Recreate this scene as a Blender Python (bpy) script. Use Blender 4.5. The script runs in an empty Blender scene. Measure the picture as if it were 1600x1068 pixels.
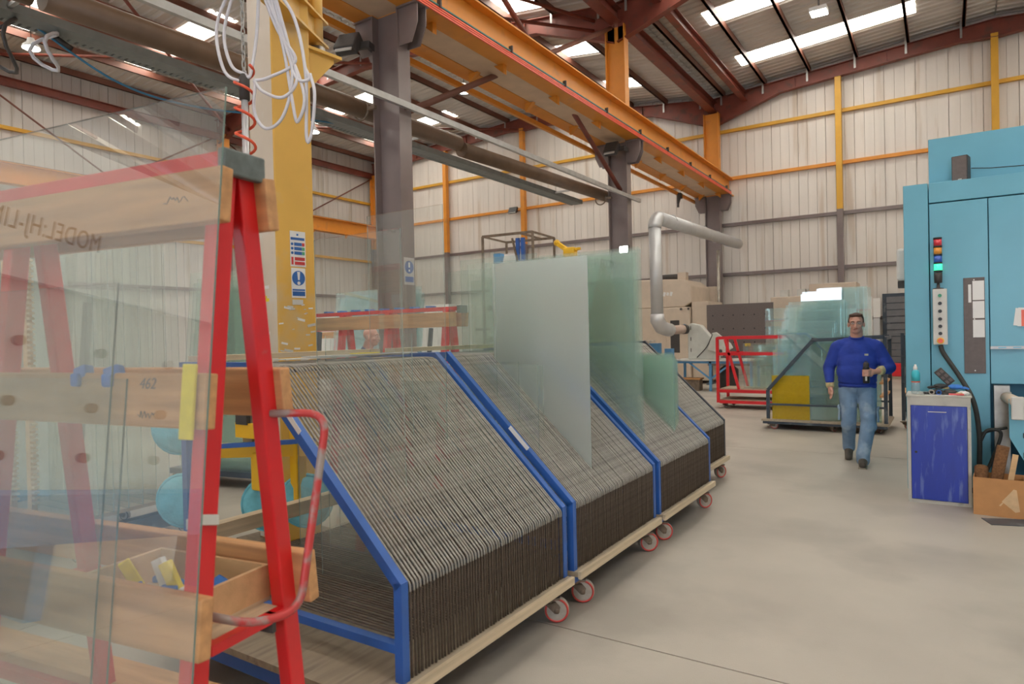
import bpy, bmesh, math, random
from mathutils import Vector, Matrix, Euler
R = math.radians
random.seed(11)
sc = bpy.context.scene
COL = sc.collection

# ---------------------------------------------------------------- camera
YAW, PITCH, ROLL = 0.576483, -0.009968, 0.022546
cam = bpy.data.objects.new('camera', bpy.data.cameras.new('camera'))
COL.objects.link(cam)
F_ = Vector((-math.sin(YAW)*math.cos(PITCH), math.cos(YAW)*math.cos(PITCH), math.sin(PITCH)))
R_ = Vector((math.cos(YAW), math.sin(YAW), 0))
D_ = F_.cross(R_)
c_, s_ = math.cos(ROLL), math.sin(ROLL)
X_ = c_*R_ + s_*D_
Y_ = -(-s_*R_ + c_*D_)
cam.matrix_world = Matrix((( X_.x, Y_.x, -F_.x, 0), (X_.y, Y_.y, -F_.y, 0), (X_.z, Y_.z, -F_.z, 1.6), (0, 0, 0, 1)))
cam.data.sensor_width = 36
cam.data.lens = 1037.87/1600*36
cam.data.clip_start = 0.05
cam.data.dof.use_dof = True
cam.data.dof.focus_distance = 5.5
cam.data.dof.aperture_fstop = 3.2
sc.camera = cam

# ---------------------------------------------------------------- light
world = bpy.data.worlds.new('sky'); sc.world = world
world.use_nodes = True
world.node_tree.nodes['Background'].inputs[0].default_value = (0.75, 0.85, 1.0, 1)
world.node_tree.nodes['Background'].inputs[1].default_value = 6.0
OPEN = [(-13.5, -8.5, 0, 4.6), (-6.4, -4.2, 3.0, 4.2), (.5, 5.0, 0, 5.2)]       # unseen openings in the gable behind the camera, added for fill and reflections: x0, x1, z0, z1
for x0, x1, z0, z1 in OPEN:
    pl_ = bpy.data.lights.new('daylight_portal', 'AREA'); pl_.shape = 'RECTANGLE'; pl_.size = x1-x0; pl_.size_y = z1-z0
    pl_.cycles.is_portal = True
    po_ = bpy.data.objects.new('daylight_portal', pl_); COL.objects.link(po_)
    po_.location = ((x0+x1)/2, -13.1, (z0+z1)/2); po_.rotation_euler = (R(90), 0, R(180))
SKY_L = 10.5
sc.view_settings.view_transform = 'Standard'
sc.view_settings.look = 'None'
sc.view_settings.gamma = 1
sc.view_settings.use_curve_mapping = False
sc.view_settings.exposure = 0.42
try:
    sc.cycles.transparent_max_bounces = 64
    sc.cycles.max_bounces = 8
    sc.cycles.caustics_reflective = False
    sc.cycles.caustics_refractive = False
    sc.cycles.sample_clamp_indirect = 4.0
    sc.cycles.use_denoising = True
except Exception:
    pass

# ---------------------------------------------------------------- helpers
def V(*a): return Vector(a)
UP = V(0, 0, 1)

class MB:
    def __init__(s): s.v = []; s.f = []; s.mi = []; s.sm = []
    def add(s, vs, fs, mi=0, smooth=False):
        o = len(s.v); s.v += [tuple(p) for p in vs]
        for f in fs: s.f.append([i+o for i in f]); s.mi.append(mi); s.sm.append(smooth)
        return s
    def bx(s, x0, x1, y0, y1, z0, z1, mi=0):
        vs = [(x, y, z) for x in (x0, x1) for y in (y0, y1) for z in (z0, z1)]
        return s.add(vs, [(0,1,3,2),(4,6,7,5),(0,4,5,1),(2,3,7,6),(0,2,6,4),(1,5,7,3)], mi)
    def box(s, c, d, rot=None, mi=0):
        M = (rot.to_matrix() if isinstance(rot, Euler) else rot) if rot else Matrix.Identity(3)
        c = V(*c); h = V(*d)/2
        vs = [c + M @ V(x*h.x, y*h.y, z*h.z) for x in (-1,1) for y in (-1,1) for z in (-1,1)]
        return s.add(vs, [(0,1,3,2),(4,6,7,5),(0,4,5,1),(2,3,7,6),(0,2,6,4),(1,5,7,3)], mi)
    def bar(s, p, q, w, h, up=UP, mi=0):
        p, q = V(*p), V(*q); d = (q-p).normalized(); up = V(*up)
        if abs(d.dot(up)) > .98: up = V(1,0,0) if abs(d.x) < .9 else V(0,1,0)
        sd = d.cross(up).normalized(); u = sd.cross(d)
        vs = [b + sd*(i*w/2) + u*(j*h/2) for b in (p, q) for i in (-1,1) for j in (-1,1)]
        return s.add(vs, [(0,1,3,2),(4,6,7,5),(0,4,5,1),(2,3,7,6),(0,2,6,4),(1,5,7,3)], mi)
    def tube(s, path, r, n=8, closed=False, mi=0, smooth=True):
        P = [V(*p) for p in path]; m = len(P); rs = r if isinstance(r, (list, tuple)) else [r]*m
        vs = []; ref = None
        for i, p in enumerate(P):
            a = P[(i-1) % m] if (closed or i > 0) else p
            b = P[(i+1) % m] if (closed or i < m-1) else p
            t = (b-a).normalized()
            if ref is None:
                ref = t.orthogonal().normalized()
            ref = (ref - t*ref.dot(t))
            if ref.length < 1e-5: ref = t.orthogonal()
            ref.normalize(); sd = t.cross(ref)
            k = 1.0
            if (closed or 0 < i < m-1):
                t1 = (p-a).normalized(); t2 = (b-p).normalized()
                k = 1/max(.5, math.cos(t1.angle(t2, 0)/2))
            for j in range(n):
                an = 2*math.pi*j/n
                vs.append(p + (ref*math.cos(an) + sd*math.sin(an))*rs[i]*(k if k < 1.3 else 1.3))
        fs = []
        for i in range(m if closed else m-1):
            i2 = (i+1) % m
            for j in range(n): fs.append((i*n+j, i*n+(j+1) % n, i2*n+(j+1) % n, i2*n+j))
        s.add(vs, fs, mi, smooth)
        if not closed:
            o = len(s.v)-len(vs)
            s.f.append([o+j for j in range(n)][::-1]); s.mi.append(mi); s.sm.append(False)
            s.f.append([o+(m-1)*n+j for j in range(n)]); s.mi.append(mi); s.sm.append(False)
        return s
    def cyl(s, p, q, r, r2=None, n=14, mi=0, smooth=True):
        return s.tube([p, q], [r, r if r2 is None else r2], n, mi=mi, smooth=smooth)
    def prism(s, poly, axis, a, b, mi=0):
        k = {'x': lambda p, t: (t, p[0], p[1]), 'y': lambda p, t: (p[0], t, p[1]), 'z': lambda p, t: (p[0], p[1], t)}[axis]
        n = len(poly); vs = [k(p, a) for p in poly] + [k(p, b) for p in poly]
        fs = [list(range(n))[::-1], list(range(n, 2*n))] + [(i, (i+1) % n, n+(i+1) % n, n+i) for i in range(n)]
        return s.add(vs, fs, mi)
    def sph(s, c, r, nu=12, nv=8, mi=0, M=None):
        c = V(*c); r = (r, r, r) if not isinstance(r, (tuple, list)) else r
        vs = []; fs = []
        for i in range(nv+1):
            t = math.pi*i/nv
            for j in range(nu):
                p = 2*math.pi*j/nu
                w = V(math.sin(t)*math.cos(p)*r[0], math.sin(t)*math.sin(p)*r[1], math.cos(t)*r[2])
                vs.append(c + (M @ w if M else w))
        for i in range(nv):
            for j in range(nu):
                fs.append((i*nu+j, (i+1)*nu+j, (i+1)*nu+(j+1) % nu, i*nu+(j+1) % nu))
        return s.add(vs, fs, mi, True)
    def lathe(s, prof, c=(0,0,0), n=16, M=None, mi=0, smooth=True, caps=True):
        c = V(*c); vs = []; fs = []; m = len(prof)
        for (r, z) in prof:
            for j in range(n):
                a = 2*math.pi*j/n; w = V(r*math.cos(a), r*math.sin(a), z)
                vs.append(c + (M @ w if M else w))
        for i in range(m-1):
            for j in range(n): fs.append((i*n+j, i*n+(j+1) % n, (i+1)*n+(j+1) % n, (i+1)*n+j))
        if caps: fs.append(tuple(range(n))[::-1]); fs.append(tuple((m-1)*n+j for j in range(n)))
        return s.add(vs, fs, mi, smooth)
    def ibeam(s, p, q, dep, wid, tf=.02, tw=.014, up=UP, mi=0):
        p, q = V(*p), V(*q); d = (q-p).normalized(); up = V(*up)
        sd = d.cross(up).normalized(); u = sd.cross(d)
        for k in (1, -1):
            o = u*(k*(dep-tf)/2); s.bar(p+o, q+o, wid, tf, up, mi)
        return s.bar(p, q, tw, dep-2*tf, up, mi)
    def mesh(s, name, mats):
        me = bpy.data.meshes.new(name); me.from_pydata(s.v, [], s.f)
        me.polygons.foreach_set('material_index', s.mi)
        me.polygons.foreach_set('use_smooth', s.sm)
        bm = bmesh.new(); bm.from_mesh(me)
        bmesh.ops.remove_doubles(bm, verts=bm.verts, dist=1e-6)
        bmesh.ops.recalc_face_normals(bm, faces=bm.faces); bm.to_mesh(me); bm.free()
        for m in (mats if isinstance(mats, (list, tuple)) else [mats]): me.materials.append(m)
        return me
    def build(s, name, mats, parent=None, bevel=0):
        return obj(name, s.mesh(name, mats), parent, bevel)

def obj(name, me, parent=None, bevel=0):
    o = bpy.data.objects.new(name, me); COL.objects.link(o)
    if parent: o.parent = parent
    if bevel:
        b = o.modifiers.new('bevel', 'BEVEL'); b.width = bevel; b.segments = 2; b.limit_method = 'ANGLE'
    return o
def tag(o, label=None, cat=None, group=None, kind=None):
    if label: o['label'] = label
    if cat: o['category'] = cat
    if group: o['group'] = group
    if kind: o['kind'] = kind
    return o
def thing(name, label, cat, loc=(0,0,0), rz=0, group=None):
    o = bpy.data.objects.new(name, None); COL.objects.link(o); o.empty_display_size = .1
    o.location = loc; o.rotation_euler = (0, 0, rz)
    return tag(o, label, cat, group)
def copy_tree(o, parent=None):
    c = o.copy(); COL.objects.link(c); c.parent = parent
    for ch in list(o.children): copy_tree(ch, c)
    return c
def arc(c, r, a0, a1, n, ax):      # ax: two unit vectors
    c = V(*c); A, B = V(*ax[0]), V(*ax[1])
    return [c + A*(r*math.cos(a0+(a1-a0)*i/n)) + B*(r*math.sin(a0+(a1-a0)*i/n)) for i in range(n+1)]
def rounded(pts, r, n=4, closed=False):
    P = [V(*p) for p in pts]; out = []; m = len(P)
    for i, p in enumerate(P):
        if not closed and i in (0, m-1): out.append(p); continue
        a = P[(i-1) % m]; b = P[(i+1) % m]
        ra = min(r, (a-p).length*.45, (b-p).length*.45)
        A = p+(a-p).normalized()*ra; B = p+(b-p).normalized()*ra
        for k in range(n+1):
            t = k/n; out.append(A*(1-t)**2 + p*2*t*(1-t) + B*t*t)
    return out
def spline(pts, n=8):
    P = [V(*p) for p in pts]; P = [P[0]*2-P[1]] + P + [P[-1]*2-P[-2]]; out = []
    for i in range(1, len(P)-2):
        a, b, c, d = P[i-1:i+3]
        for k in range(n):
            t = k/n
            out.append(.5*((2*b)+(c-a)*t+(2*a-5*b+4*c-d)*t*t+(3*b-a-3*c+d)*t**3))
    return out + [P[-2]]

# ---------------------------------------------------------------- materials
def pm(name, col, rough=.5, metal=0, var=.1, scale=5, bump=0, bscale=80, stretch=(1,1,1), col2=None, wear=.0, wscale=6, spec=.5, coat=0, dirt=None, transl=0):
    m = bpy.data.materials.new(name); m.use_nodes = True
    nt = m.node_tree; n = nt.nodes; b = n['Principled BSDF']; L = nt.links.new
    b.inputs['Roughness'].default_value = rough; b.inputs['Metallic'].default_value = metal
    b.inputs['Specular IOR Level'].default_value = spec
    if coat: b.inputs['Coat Weight'].default_value = coat; b.inputs['Coat Roughness'].default_value = .15
    tc = n.new('ShaderNodeTexCoord'); mp = n.new('ShaderNodeMapping'); mp.inputs['Scale'].default_value = stretch
    L(tc.outputs['Object'], mp.inputs['Vector'])
    nz = n.new('ShaderNodeTexNoise'); nz.inputs['Scale'].default_value = scale; nz.inputs['Detail'].default_value = 6
    L(mp.outputs[0], nz.inputs['Vector'])
    cr = n.new('ShaderNodeValToRGB'); e = cr.color_ramp.elements
    lo = [max(0, c*(1-var)) for c in col]; hi = [min(1, c*(1+var)) for c in (col2 or col)]
    e[0].position = .3; e[1].position = .7
    e[0].color = (*lo, 1); e[1].color = (*hi, 1)
    L(nz.outputs['Fac'], cr.inputs[0]); out = cr.outputs[0]
    if dirt:
        nz2 = n.new('ShaderNodeTexNoise'); nz2.inputs['Scale'].default_value = wscale; nz2.inputs['Detail'].default_value = 8
        L(mp.outputs[0], nz2.inputs['Vector'])
        c2 = n.new('ShaderNodeValToRGB'); c2.color_ramp.elements[0].position = 1-wear-.06; c2.color_ramp.elements[1].position = 1-wear+.06
        L(nz2.outputs['Fac'], c2.inputs[0])
        mx = n.new('ShaderNodeMix'); mx.data_type = 'RGBA'; L(c2.outputs[0], mx.inputs[0]); L(out, mx.inputs[6])
        mx.inputs[7].default_value = (*dirt, 1); out = mx.outputs[2]
    L(out, b.inputs['Base Color'])
    if bump:
        nb = n.new('ShaderNodeTexNoise'); nb.inputs['Scale'].default_value = bscale; L(mp.outputs[0], nb.inputs['Vector'])
        bp = n.new('ShaderNodeBump'); bp.inputs['Strength'].default_value = bump; bp.inputs['Distance'].default_value = .01
        L(nb.outputs['Fac'], bp.inputs['Height']); L(bp.outputs[0], b.inputs['Normal'])
    return m
def emis(name, col, st):
    m = bpy.data.materials.new(name); m.use_nodes = True; nt = m.node_tree
    nt.nodes.remove(nt.nodes['Principled BSDF']); e = nt.nodes.new('ShaderNodeEmission')
    e.inputs[0].default_value = (*col, 1); e.inputs[1].default_value = st
    nt.links.new(e.outputs[0], nt.nodes['Material Output'].inputs[0]); return m
def glassmat(name, tint, dust=.03, dust_haze_col=(.8,.85,.82), refl=1.0, rough=0.0):  # dust also carries painted reflection and haze on some sheets
    m = bpy.data.materials.new(name); m.use_nodes = True; nt = m.node_tree; n = nt.nodes; L = nt.links.new
    n.remove(n['Principled BSDF'])
    tr = n.new('ShaderNodeBsdfTransparent'); tr.inputs[0].default_value = (*tint, 1)
    df = n.new('ShaderNodeBsdfDiffuse'); df.inputs[0].default_value = (*dust_haze_col, 1)
    m1 = n.new('ShaderNodeMixShader'); m1.inputs[0].default_value = dust
    L(tr.outputs[0], m1.inputs[1]); L(df.outputs[0], m1.inputs[2])
    gl = n.new('ShaderNodeBsdfGlossy'); gl.inputs['Roughness'].default_value = rough; gl.inputs[0].default_value = (.95, 1, .98, 1)
    lw = n.new('ShaderNodeLayerWeight'); lw.inputs[0].default_value = .5
    pw = n.new('ShaderNodeMath'); pw.operation = 'POWER'; pw.inputs[1].default_value = 5; L(lw.outputs['Facing'], pw.inputs[0])
    ma = n.new('ShaderNodeMath'); ma.operation = 'MULTIPLY_ADD'; ma.inputs[1].default_value = .96*refl; ma.inputs[2].default_value = .042*refl
    L(pw.outputs[0], ma.inputs[0])
    m2 = n.new('ShaderNodeMixShader'); L(ma.outputs[0], m2.inputs[0]); L(m1.outputs[0], m2.inputs[1]); L(gl.outputs[0], m2.inputs[2])
    L(m2.outputs[0], n['Material Output'].inputs[0]); return m
def frostmat():
    m = bpy.data.materials.new('frosted_glass'); m.use_nodes = True; nt = m.node_tree; n = nt.nodes; L = nt.links.new
    n.remove(n['Principled BSDF'])
    tl = n.new('ShaderNodeBsdfTranslucent'); tl.inputs[0].default_value = (.95, 1, 1, 1)
    rf = n.new('ShaderNodeBsdfRefraction'); rf.inputs['Roughness'].default_value = .45; rf.inputs['IOR'].default_value = 1.25; rf.inputs[0].default_value = (.95, 1, 1, 1)
    gl = n.new('ShaderNodeBsdfGlossy'); gl.inputs['Roughness'].default_value = .38; gl.inputs[0].default_value = (.95, .98, 1, 1)
    a = n.new('ShaderNodeMixShader'); a.inputs[0].default_value = .42; L(tl.outputs[0], a.inputs[1]); L(rf.outputs[0], a.inputs[2])
    b = n.new('ShaderNodeMixShader'); b.inputs[0].default_value = .30; L(a.outputs[0], b.inputs[1]); L(gl.outputs[0], b.inputs[2])
    L(b.outputs[0], n['Material Output'].inputs[0]); return m
def wood(name, col, var=.22, st=(1,12,12), scale=3, rough=.65, dirt=None, wear=0):
    return pm(name, col, rough, 0, var, scale, .15, 60, st, None, wear, 3, .3, 0, dirt)

M = {}
M['concrete'] = pm('concrete', (.415,.38,.33), .48, 0, .12, .8, .1, 140, dirt=(.335,.305,.265), wear=.44, wscale=.7, spec=.4)
M['joint'] = pm('joint', (.10,.08,.065), .9)
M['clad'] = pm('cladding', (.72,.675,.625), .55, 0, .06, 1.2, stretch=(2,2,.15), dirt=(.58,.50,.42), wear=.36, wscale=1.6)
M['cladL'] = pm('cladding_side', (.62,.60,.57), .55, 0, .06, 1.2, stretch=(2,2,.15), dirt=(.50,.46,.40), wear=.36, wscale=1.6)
M['seam'] = pm('seam', (.60,.55,.50), .7)
M['roof'] = pm('roof_sheet', (.62,.60,.57), .6, 0, .06, .6, stretch=(.3,2,1), dirt=(.5,.47,.43), wear=.36, wscale=.8)
M['redox'] = pm('red_oxide', (.205,.050,.032), .5, 0, .18, 2, dirt=(.13,.05,.035), wear=.38, wscale=3)
M['purlin'] = pm('purlin_brown', (.19,.075,.05), .5, 0, .2, 1.5)
M['orange'] = pm('orange_paint', (.72,.285,.035), .45, 0, .08, 2, dirt=(.60,.25,.05), wear=.36, wscale=2)
M['yelpost'] = pm('yellow_post', (.66,.36,.035), .45, 0, .08, 2)
M['brown'] = pm('brown_paint', (.19,.15,.145), .3, 0, .12, 2, coat=.3)
M['jib'] = pm('jib_yellow', (.74,.44,.09), .45, 0, .1, 1.5, dirt=(.66,.46,.2), wear=.40, wscale=3)
M['galv'] = pm('galvanised', (.42,.42,.41), .4, .6, .1, 8)
M['pipe'] = pm('pipe_brown', (.14,.085,.05), .45, .1, .2, 3)
M['duct'] = pm('duct_silver', (.58,.59,.60), .38, .45, .06, 3)
M['blue'] = pm('rack_blue', (.028,.115,.42), .35, 0, .12, 6, dirt=(.12,.22,.45), wear=.26, wscale=9)
M['bluedk'] = pm('dark_blue_grey', (.045,.062,.085), .4, 0, .2, 6, dirt=(.14,.16,.18), wear=.36, wscale=5)
M['rackblk'] = pm('rack_dark', (.035,.045,.065), .35, 0, .2, 6)
M['wire'] = pm('coated_wire', (.33,.315,.285), .3, .35, .25, 40, .4, 300)
M['wiredk'] = pm('rubber_sleeve_and_gap_shade', (.13,.10,.077), .45, 0, .3, 30, .4, 300)
M['deck'] = wood('deck_ply', (.43,.36,.27), .2, (6,.6,6), 3, dirt=(.32,.27,.21), wear=.4)
M['ply'] = wood('ply_edge', (.62,.51,.36), .15, (10,.5,10), 4)
M['plank'] = wood('plank_wood', (.60,.33,.155), .2, (.7,9,9), 3)
M['tray'] = wood('tray_wood', (.66,.44,.24), .12, (1,6,6), 3)
M['red'] = pm('red_paint', (.72,.018,.024), .32, 0, .1, 4, dirt=(.55,.16,.13), wear=.24, wscale=10, coat=.2)
M['red2'] = pm('red_paint_trolley', (.66,.02,.03), .35, 0, .08, 4)
M['wornred'] = pm('worn_red_tube', (.52,.05,.05), .4, .1, .1, 6, dirt=(.33,.28,.26), wear=.46, wscale=14)
M['cap'] = pm('cap_grey', (.13,.16,.16), .5, 0, .2, 30)
M['steel'] = pm('steel', (.36,.33,.29), .38, .8, .15, 12)
M['rust'] = pm('rusty_steel', (.20,.15,.11), .6, .3, .3, 14)
M['wheel'] = pm('wheel_grey', (.40,.36,.31), .6, 0, .15, 20)
M['wheelred'] = pm('wheel_red', (.55,.06,.05), .45, 0, .15, 20)
M['wheeldk'] = pm('wheel_dark', (.13,.105,.085), .6, 0, .2, 20)
M['glass'] = glassmat('glass_clear', (.975,.988,.982), .03)
M['glassdusty'] = glassmat('glass_dusty', (.95,.97,.96), .085)
M['glassfore'] = glassmat('glass_fore', (.975,.985,.98), .06, (.8,.8,.78), 2.4)  # diffuse share paints in the haze of reflected bright surfaces
M['glassgreen'] = glassmat('glass_green', (.935,.968,.955), .075, (.66,.78,.72))
M['glassmint'] = glassmat('glass_mint', (.93,.97,.95), .13, (.70,.86,.77))
M['gedgebright'] = glassmat('glass_edge_bright', (.8,.9,.9), .7, (.86,.96,.97), 2)  # paler copy of the edge glass, skylight painted onto the sheet edges
M['glassteal'] = glassmat('glass_teal', (.925,.985,.99), .12, (.78,.97,1.0), 2.2)  # pale diffuse share paints the skylight reflected in these sheets
M['gedge'] = glassmat('glass_edge', (.72,.82,.79), .30, (.62,.74,.71), 1.5)
M['gedgedk'] = pm('glass_edge_dark', (.16,.26,.24), .15, 0, .1, 30, spec=.9)
M['mblue'] = pm('machine_blue', (.135,.41,.545), .42, 0, .04, 3, dirt=(.15,.40,.52), wear=.3, wscale=1.5, coat=.15)
M['seamblue'] = pm('machine_seam', (.02,.12,.2), .6)
M['cabblue'] = pm('cabinet_blue', (.008,.035,.36), .3, 0, .15, 3, stretch=(4,4,.7), dirt=(.09,.14,.46), wear=.38, wscale=5, coat=.3)
M['cabgrey'] = pm('cabinet_grey', (.47,.46,.42), .5, 0, .1, 8, dirt=(.35,.33,.29), wear=.35, wscale=10)
M['black'] = pm('black_plastic', (.016,.016,.018), .4)
M['charc'] = pm('charcoal', (.055,.05,.048), .55, 0, .15, 20)
M['board'] = pm('brown_board', (.135,.11,.105), .5, 0, .08, 30)
M['white'] = pm('white_paint', (.78,.78,.77), .5, 0, .03, 10)
M['paper'] = pm('paper', (.80,.80,.80), .8, 0, .02, 10)
M['ltgrey'] = pm('light_grey', (.60,.60,.57), .45, 0, .06, 8)
M['cream'] = pm('machine_cream', (.60,.50,.40), .5, 0, .06, 4)
M['gripper'] = pm('machine_offwhite', (.55,.56,.52), .45, 0, .08, 6)
M['benchblue'] = pm('bench_blue', (.10,.30,.56), .45, 0, .1, 6)
M['card'] = pm('cardboard', (.50,.25,.10), .8, 0, .08, 10)
M['cardlt'] = pm('cardboard_torn', (.66,.46,.27), .85, 0, .08, 20)
M['coir'] = pm('coir', (.20,.095,.04), .95, 0, .3, 60, .8, 250)
M['yellow'] = pm('yellow_paint', (.86,.50,.02), .4, 0, .06, 5)
M['yelfoam'] = pm('yellow_foam', (.90,.74,.05), .8, 0, .08, 30)
M['blufoam'] = pm('blue_foam', (.05,.20,.62), .8, 0, .15, 30)
M['teal'] = pm('teal_cover', (.16,.50,.60), .7, 0, .18, 12, .6, 40)
M['hose'] = pm('clear_hose', (.66,.66,.72), .25, 0, .05, 10, spec=.8)
M['coilred'] = pm('coil_red', (.80,.11,.05), .35)
M['cablue'] = pm('cable_blue', (.05,.22,.40), .5)
M['rubber'] = pm('rubber', (.03,.032,.03), .6, 0, .15, 30)
M['shadow'] = pm('dark_inside', (.03,.028,.025), .8)
M['skin'] = pm('skin', (.62,.33,.25), .5, 0, .06, 14)
M['skin2'] = pm('skin_pale', (.66,.40,.33), .45, 0, .06, 14)
M['hair'] = pm('hair', (.06,.022,.012), .6, 0, .3, 60)
M['swblue'] = pm('sweatshirt', (.022,.055,.36), .85, 0, .14, 9, .35, 30)
M['navy'] = pm('navy_shirt', (.03,.05,.20), .85, 0, .12, 9)
M['cuff'] = pm('knit_cuff', (.60,.50,.27), .9, 0, .1, 30, .5, 200)
M['jeans'] = pm('denim', (.19,.295,.44), .85, 0, .2, 7, .35, 30, dirt=(.34,.44,.55), wear=.40, wscale=5)
M['shoe'] = pm('shoe', (.085,.07,.055), .7, 0, .2, 20)
M['sole'] = pm('shoe_sole', (.30,.26,.2), .7)
M['lamp'] = emis('lamp_glow', (1, .98, .94), 30)
M['lampwarm'] = emis('lamp_warm', (1, .85, .6), 30)
M['skyl'] = None
M['plate'] = pm('tan_plate', (.64,.47,.33), .5, 0, .08, 3)
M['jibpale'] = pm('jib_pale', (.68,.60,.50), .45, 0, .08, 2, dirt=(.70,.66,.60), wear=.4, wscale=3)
M['frost'] = frostmat()
# ================================================================ the building
def skylight_mat():
    m = bpy.data.materials.new('skylight_sheet'); m.use_nodes = True; nt = m.node_tree; n = nt.nodes; L = nt.links.new
    n.remove(n['Principled BSDF'])
    tc = n.new('ShaderNodeTexCoord'); mp = n.new('ShaderNodeMapping'); mp.inputs['Scale'].default_value = (.5, 9, 1)
    nz = n.new('ShaderNodeTexNoise'); nz.inputs['Scale'].default_value = 1.4; nz.inputs['Detail'].default_value = 6
    L(tc.outputs['Object'], mp.inputs[0]); L(mp.outputs[0], nz.inputs['Vector'])
    cr = n.new('ShaderNodeValToRGB'); e = cr.color_ramp.elements
    e[0].position = .38; e[0].color = (.42, .36, .26, 1); e[1].position = .58; e[1].color = (1, .97, .90, 1)
    L(nz.outputs['Fac'], cr.inputs[0])
    em = n.new('ShaderNodeEmission'); em.inputs[1].default_value = SKY_L; L(cr.outputs[0], em.inputs[0])
    L(em.outputs[0], n['Material Output'].inputs[0]); return m
M['skyl'] = skylight_mat()

G, XL, XV, XR, YB = 24.5, -23.9, -6.87, 9.7, -13.0
ROOF = [(XL, 10.28), (-14.9, 10.86), (XV, 9.93), (1.4, 10.55), (XR, 9.93)]
def zt(x):      # top of the rafters
    for (a, za), (b, zb) in zip(ROOF, ROOF[1:]):
        if x <= b: return za + (zb-za)*(x-a)/(b-a)
    return ROOF[-1][1]
FR = [24.25, 15.75, 7.42, -1.0, -9.4]     # portal frames along the hall

# floor: slabs with a recessed expansion joint
fl = MB().bx(XL-.4, XR+.4, YB-.4, G+.4, -.30, -.02).build('floor', M['joint']); tag(fl, 'pale grey concrete floor of the hall with an expansion joint', None, None, 'structure')
xs = [XL-.3, -14.2, -4.4, 4.6, XR+.3]; ys = [YB-.3, -9.0, -2.85, 3.16, 9.3, 15.4, G+.3]
for i in range(4):
    for j in range(6):
        MB().bx(xs[i]+.004, xs[i+1]-.004, ys[j]+.005, ys[j+1]-.005, -.02, 0).build('slab', M['concrete'], fl)

# walls with cladding panels and girts
def wall(name, axis, c, a0, a1, top, mat, inward, label, pw=.85):
    t0 = .20
    if axis == 'y': w = MB().bx(a0-.2, a1+.2, min(c, c-inward*-.0)+(.06 if inward < 0 else -.2), c+(.2 if inward < 0 else -.06), -.02, 11.4)
    else: w = MB().bx(c+(.06 if inward < 0 else -.2), c+(.2 if inward < 0 else -.06), a0-.2, a1+.2, -.02, 11.4)
    w = w.build(name, M['seam']); tag(w, label, None, None, 'structure')
    n = int((a1-a0)/pw)
    pw = (a1-a0)/n
    for i in range(n):
        p0 = a0+i*pw+.005; p1 = a0+(i+1)*pw-.005
        b = MB(); q = (p1-p0)/3
        for k in range(3):
            s0, s1 = p0+k*q+.003, p0+(k+1)*q-.003
            if axis == 'y': y0, y1 = sorted((c+inward*.0, c-inward*.06)); b.bx(s0, s1, y0, y1, .02, min(top(s0), top(s1)))
            else: x0, x1 = sorted((c, c-inward*.06)); b.bx(x0, x1, s0, s1, .02, top(s0))
        b.build('panel', mat, w)
    return w
wb = wall('wall_back', 'y', G, XL, XR, lambda x: zt(x)+.18, M['clad'], -1, 'tall gable wall clad in off-white vertical sheeting with orange rails')
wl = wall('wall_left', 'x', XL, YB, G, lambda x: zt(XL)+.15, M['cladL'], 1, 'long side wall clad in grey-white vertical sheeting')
wr = wall('wall_right', 'x', XR, YB, G, lambda x: zt(XR)+.15, M['clad'], -1, 'off-white clad side wall behind the blue machine', 3.4)
wf = MB(); xs_ = [XL-.2, -13.5, -8.5, -6.4, -4.2, .5, 5.0, XR+.2]
for k in range(7):
    op = [o_ for o_ in OPEN if abs(o_[0]-xs_[k]) < .01]
    if not op: wf.bx(xs_[k], xs_[k+1], YB-.2, YB, -.02, 11.4)
    else:
        if op[0][2] > 0: wf.bx(xs_[k], xs_[k+1], YB-.2, YB, -.02, op[0][2])
        wf.bx(xs_[k], xs_[k+1], YB-.2, YB, op[0][3], 11.4)
wf = wf.build('wall_front', M['clad'])
tag(wf, 'off-white clad gable wall with openings added for daylight behind the camera', None, None, 'structure')
for x0, x1, z0, z1 in OPEN:
    for x in (x0-.05, x1+.05): MB().bx(x-.05, x+.05, YB+.001, YB+.08, z0, z1+.1).build('opening_jamb', M['brown'], wf)
    MB().bx(x0, x1, YB+.001, YB+.08, z1, z1+.1).build('opening_head', M['brown'], wf)
for z, m in ((8.76,'yelpost'), (7.05,'orange'), (5.40,'brown'), (3.62,'brown'), (1.9,'brown')):
    MB().bx(XL+.06, XR-.05, G-.12, G-.005, z-.055, z+.055).build('girt', M[m if not (m == 'brown' and False) else m], wb)
    if z in (8.76, 7.05, 5.40, 3.62):
        zz = z-.5 if z > 8 else z
        MB().bx(XL+.005, XL+.12, YB+.05, G-.13, zz-.055, zz+.055).build('girt', M['yelpost' if z > 5 else 'brown'], wl)
for x in (-19.25, -15.03, -10.8, -2.8, 1.36, 5.6):
    zc = zt(x)-.42
    MB().bx(x-.09, x+.09, G-.34, G-.13, 5.5, zc).build('wind_post', M['orange' if x < -6 else 'yelpost'], wb)
    MB().bx(x-.09, x+.09, G-.34, G-.13, 0, 5.5).build('wind_post', M['brown'], wb)
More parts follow.
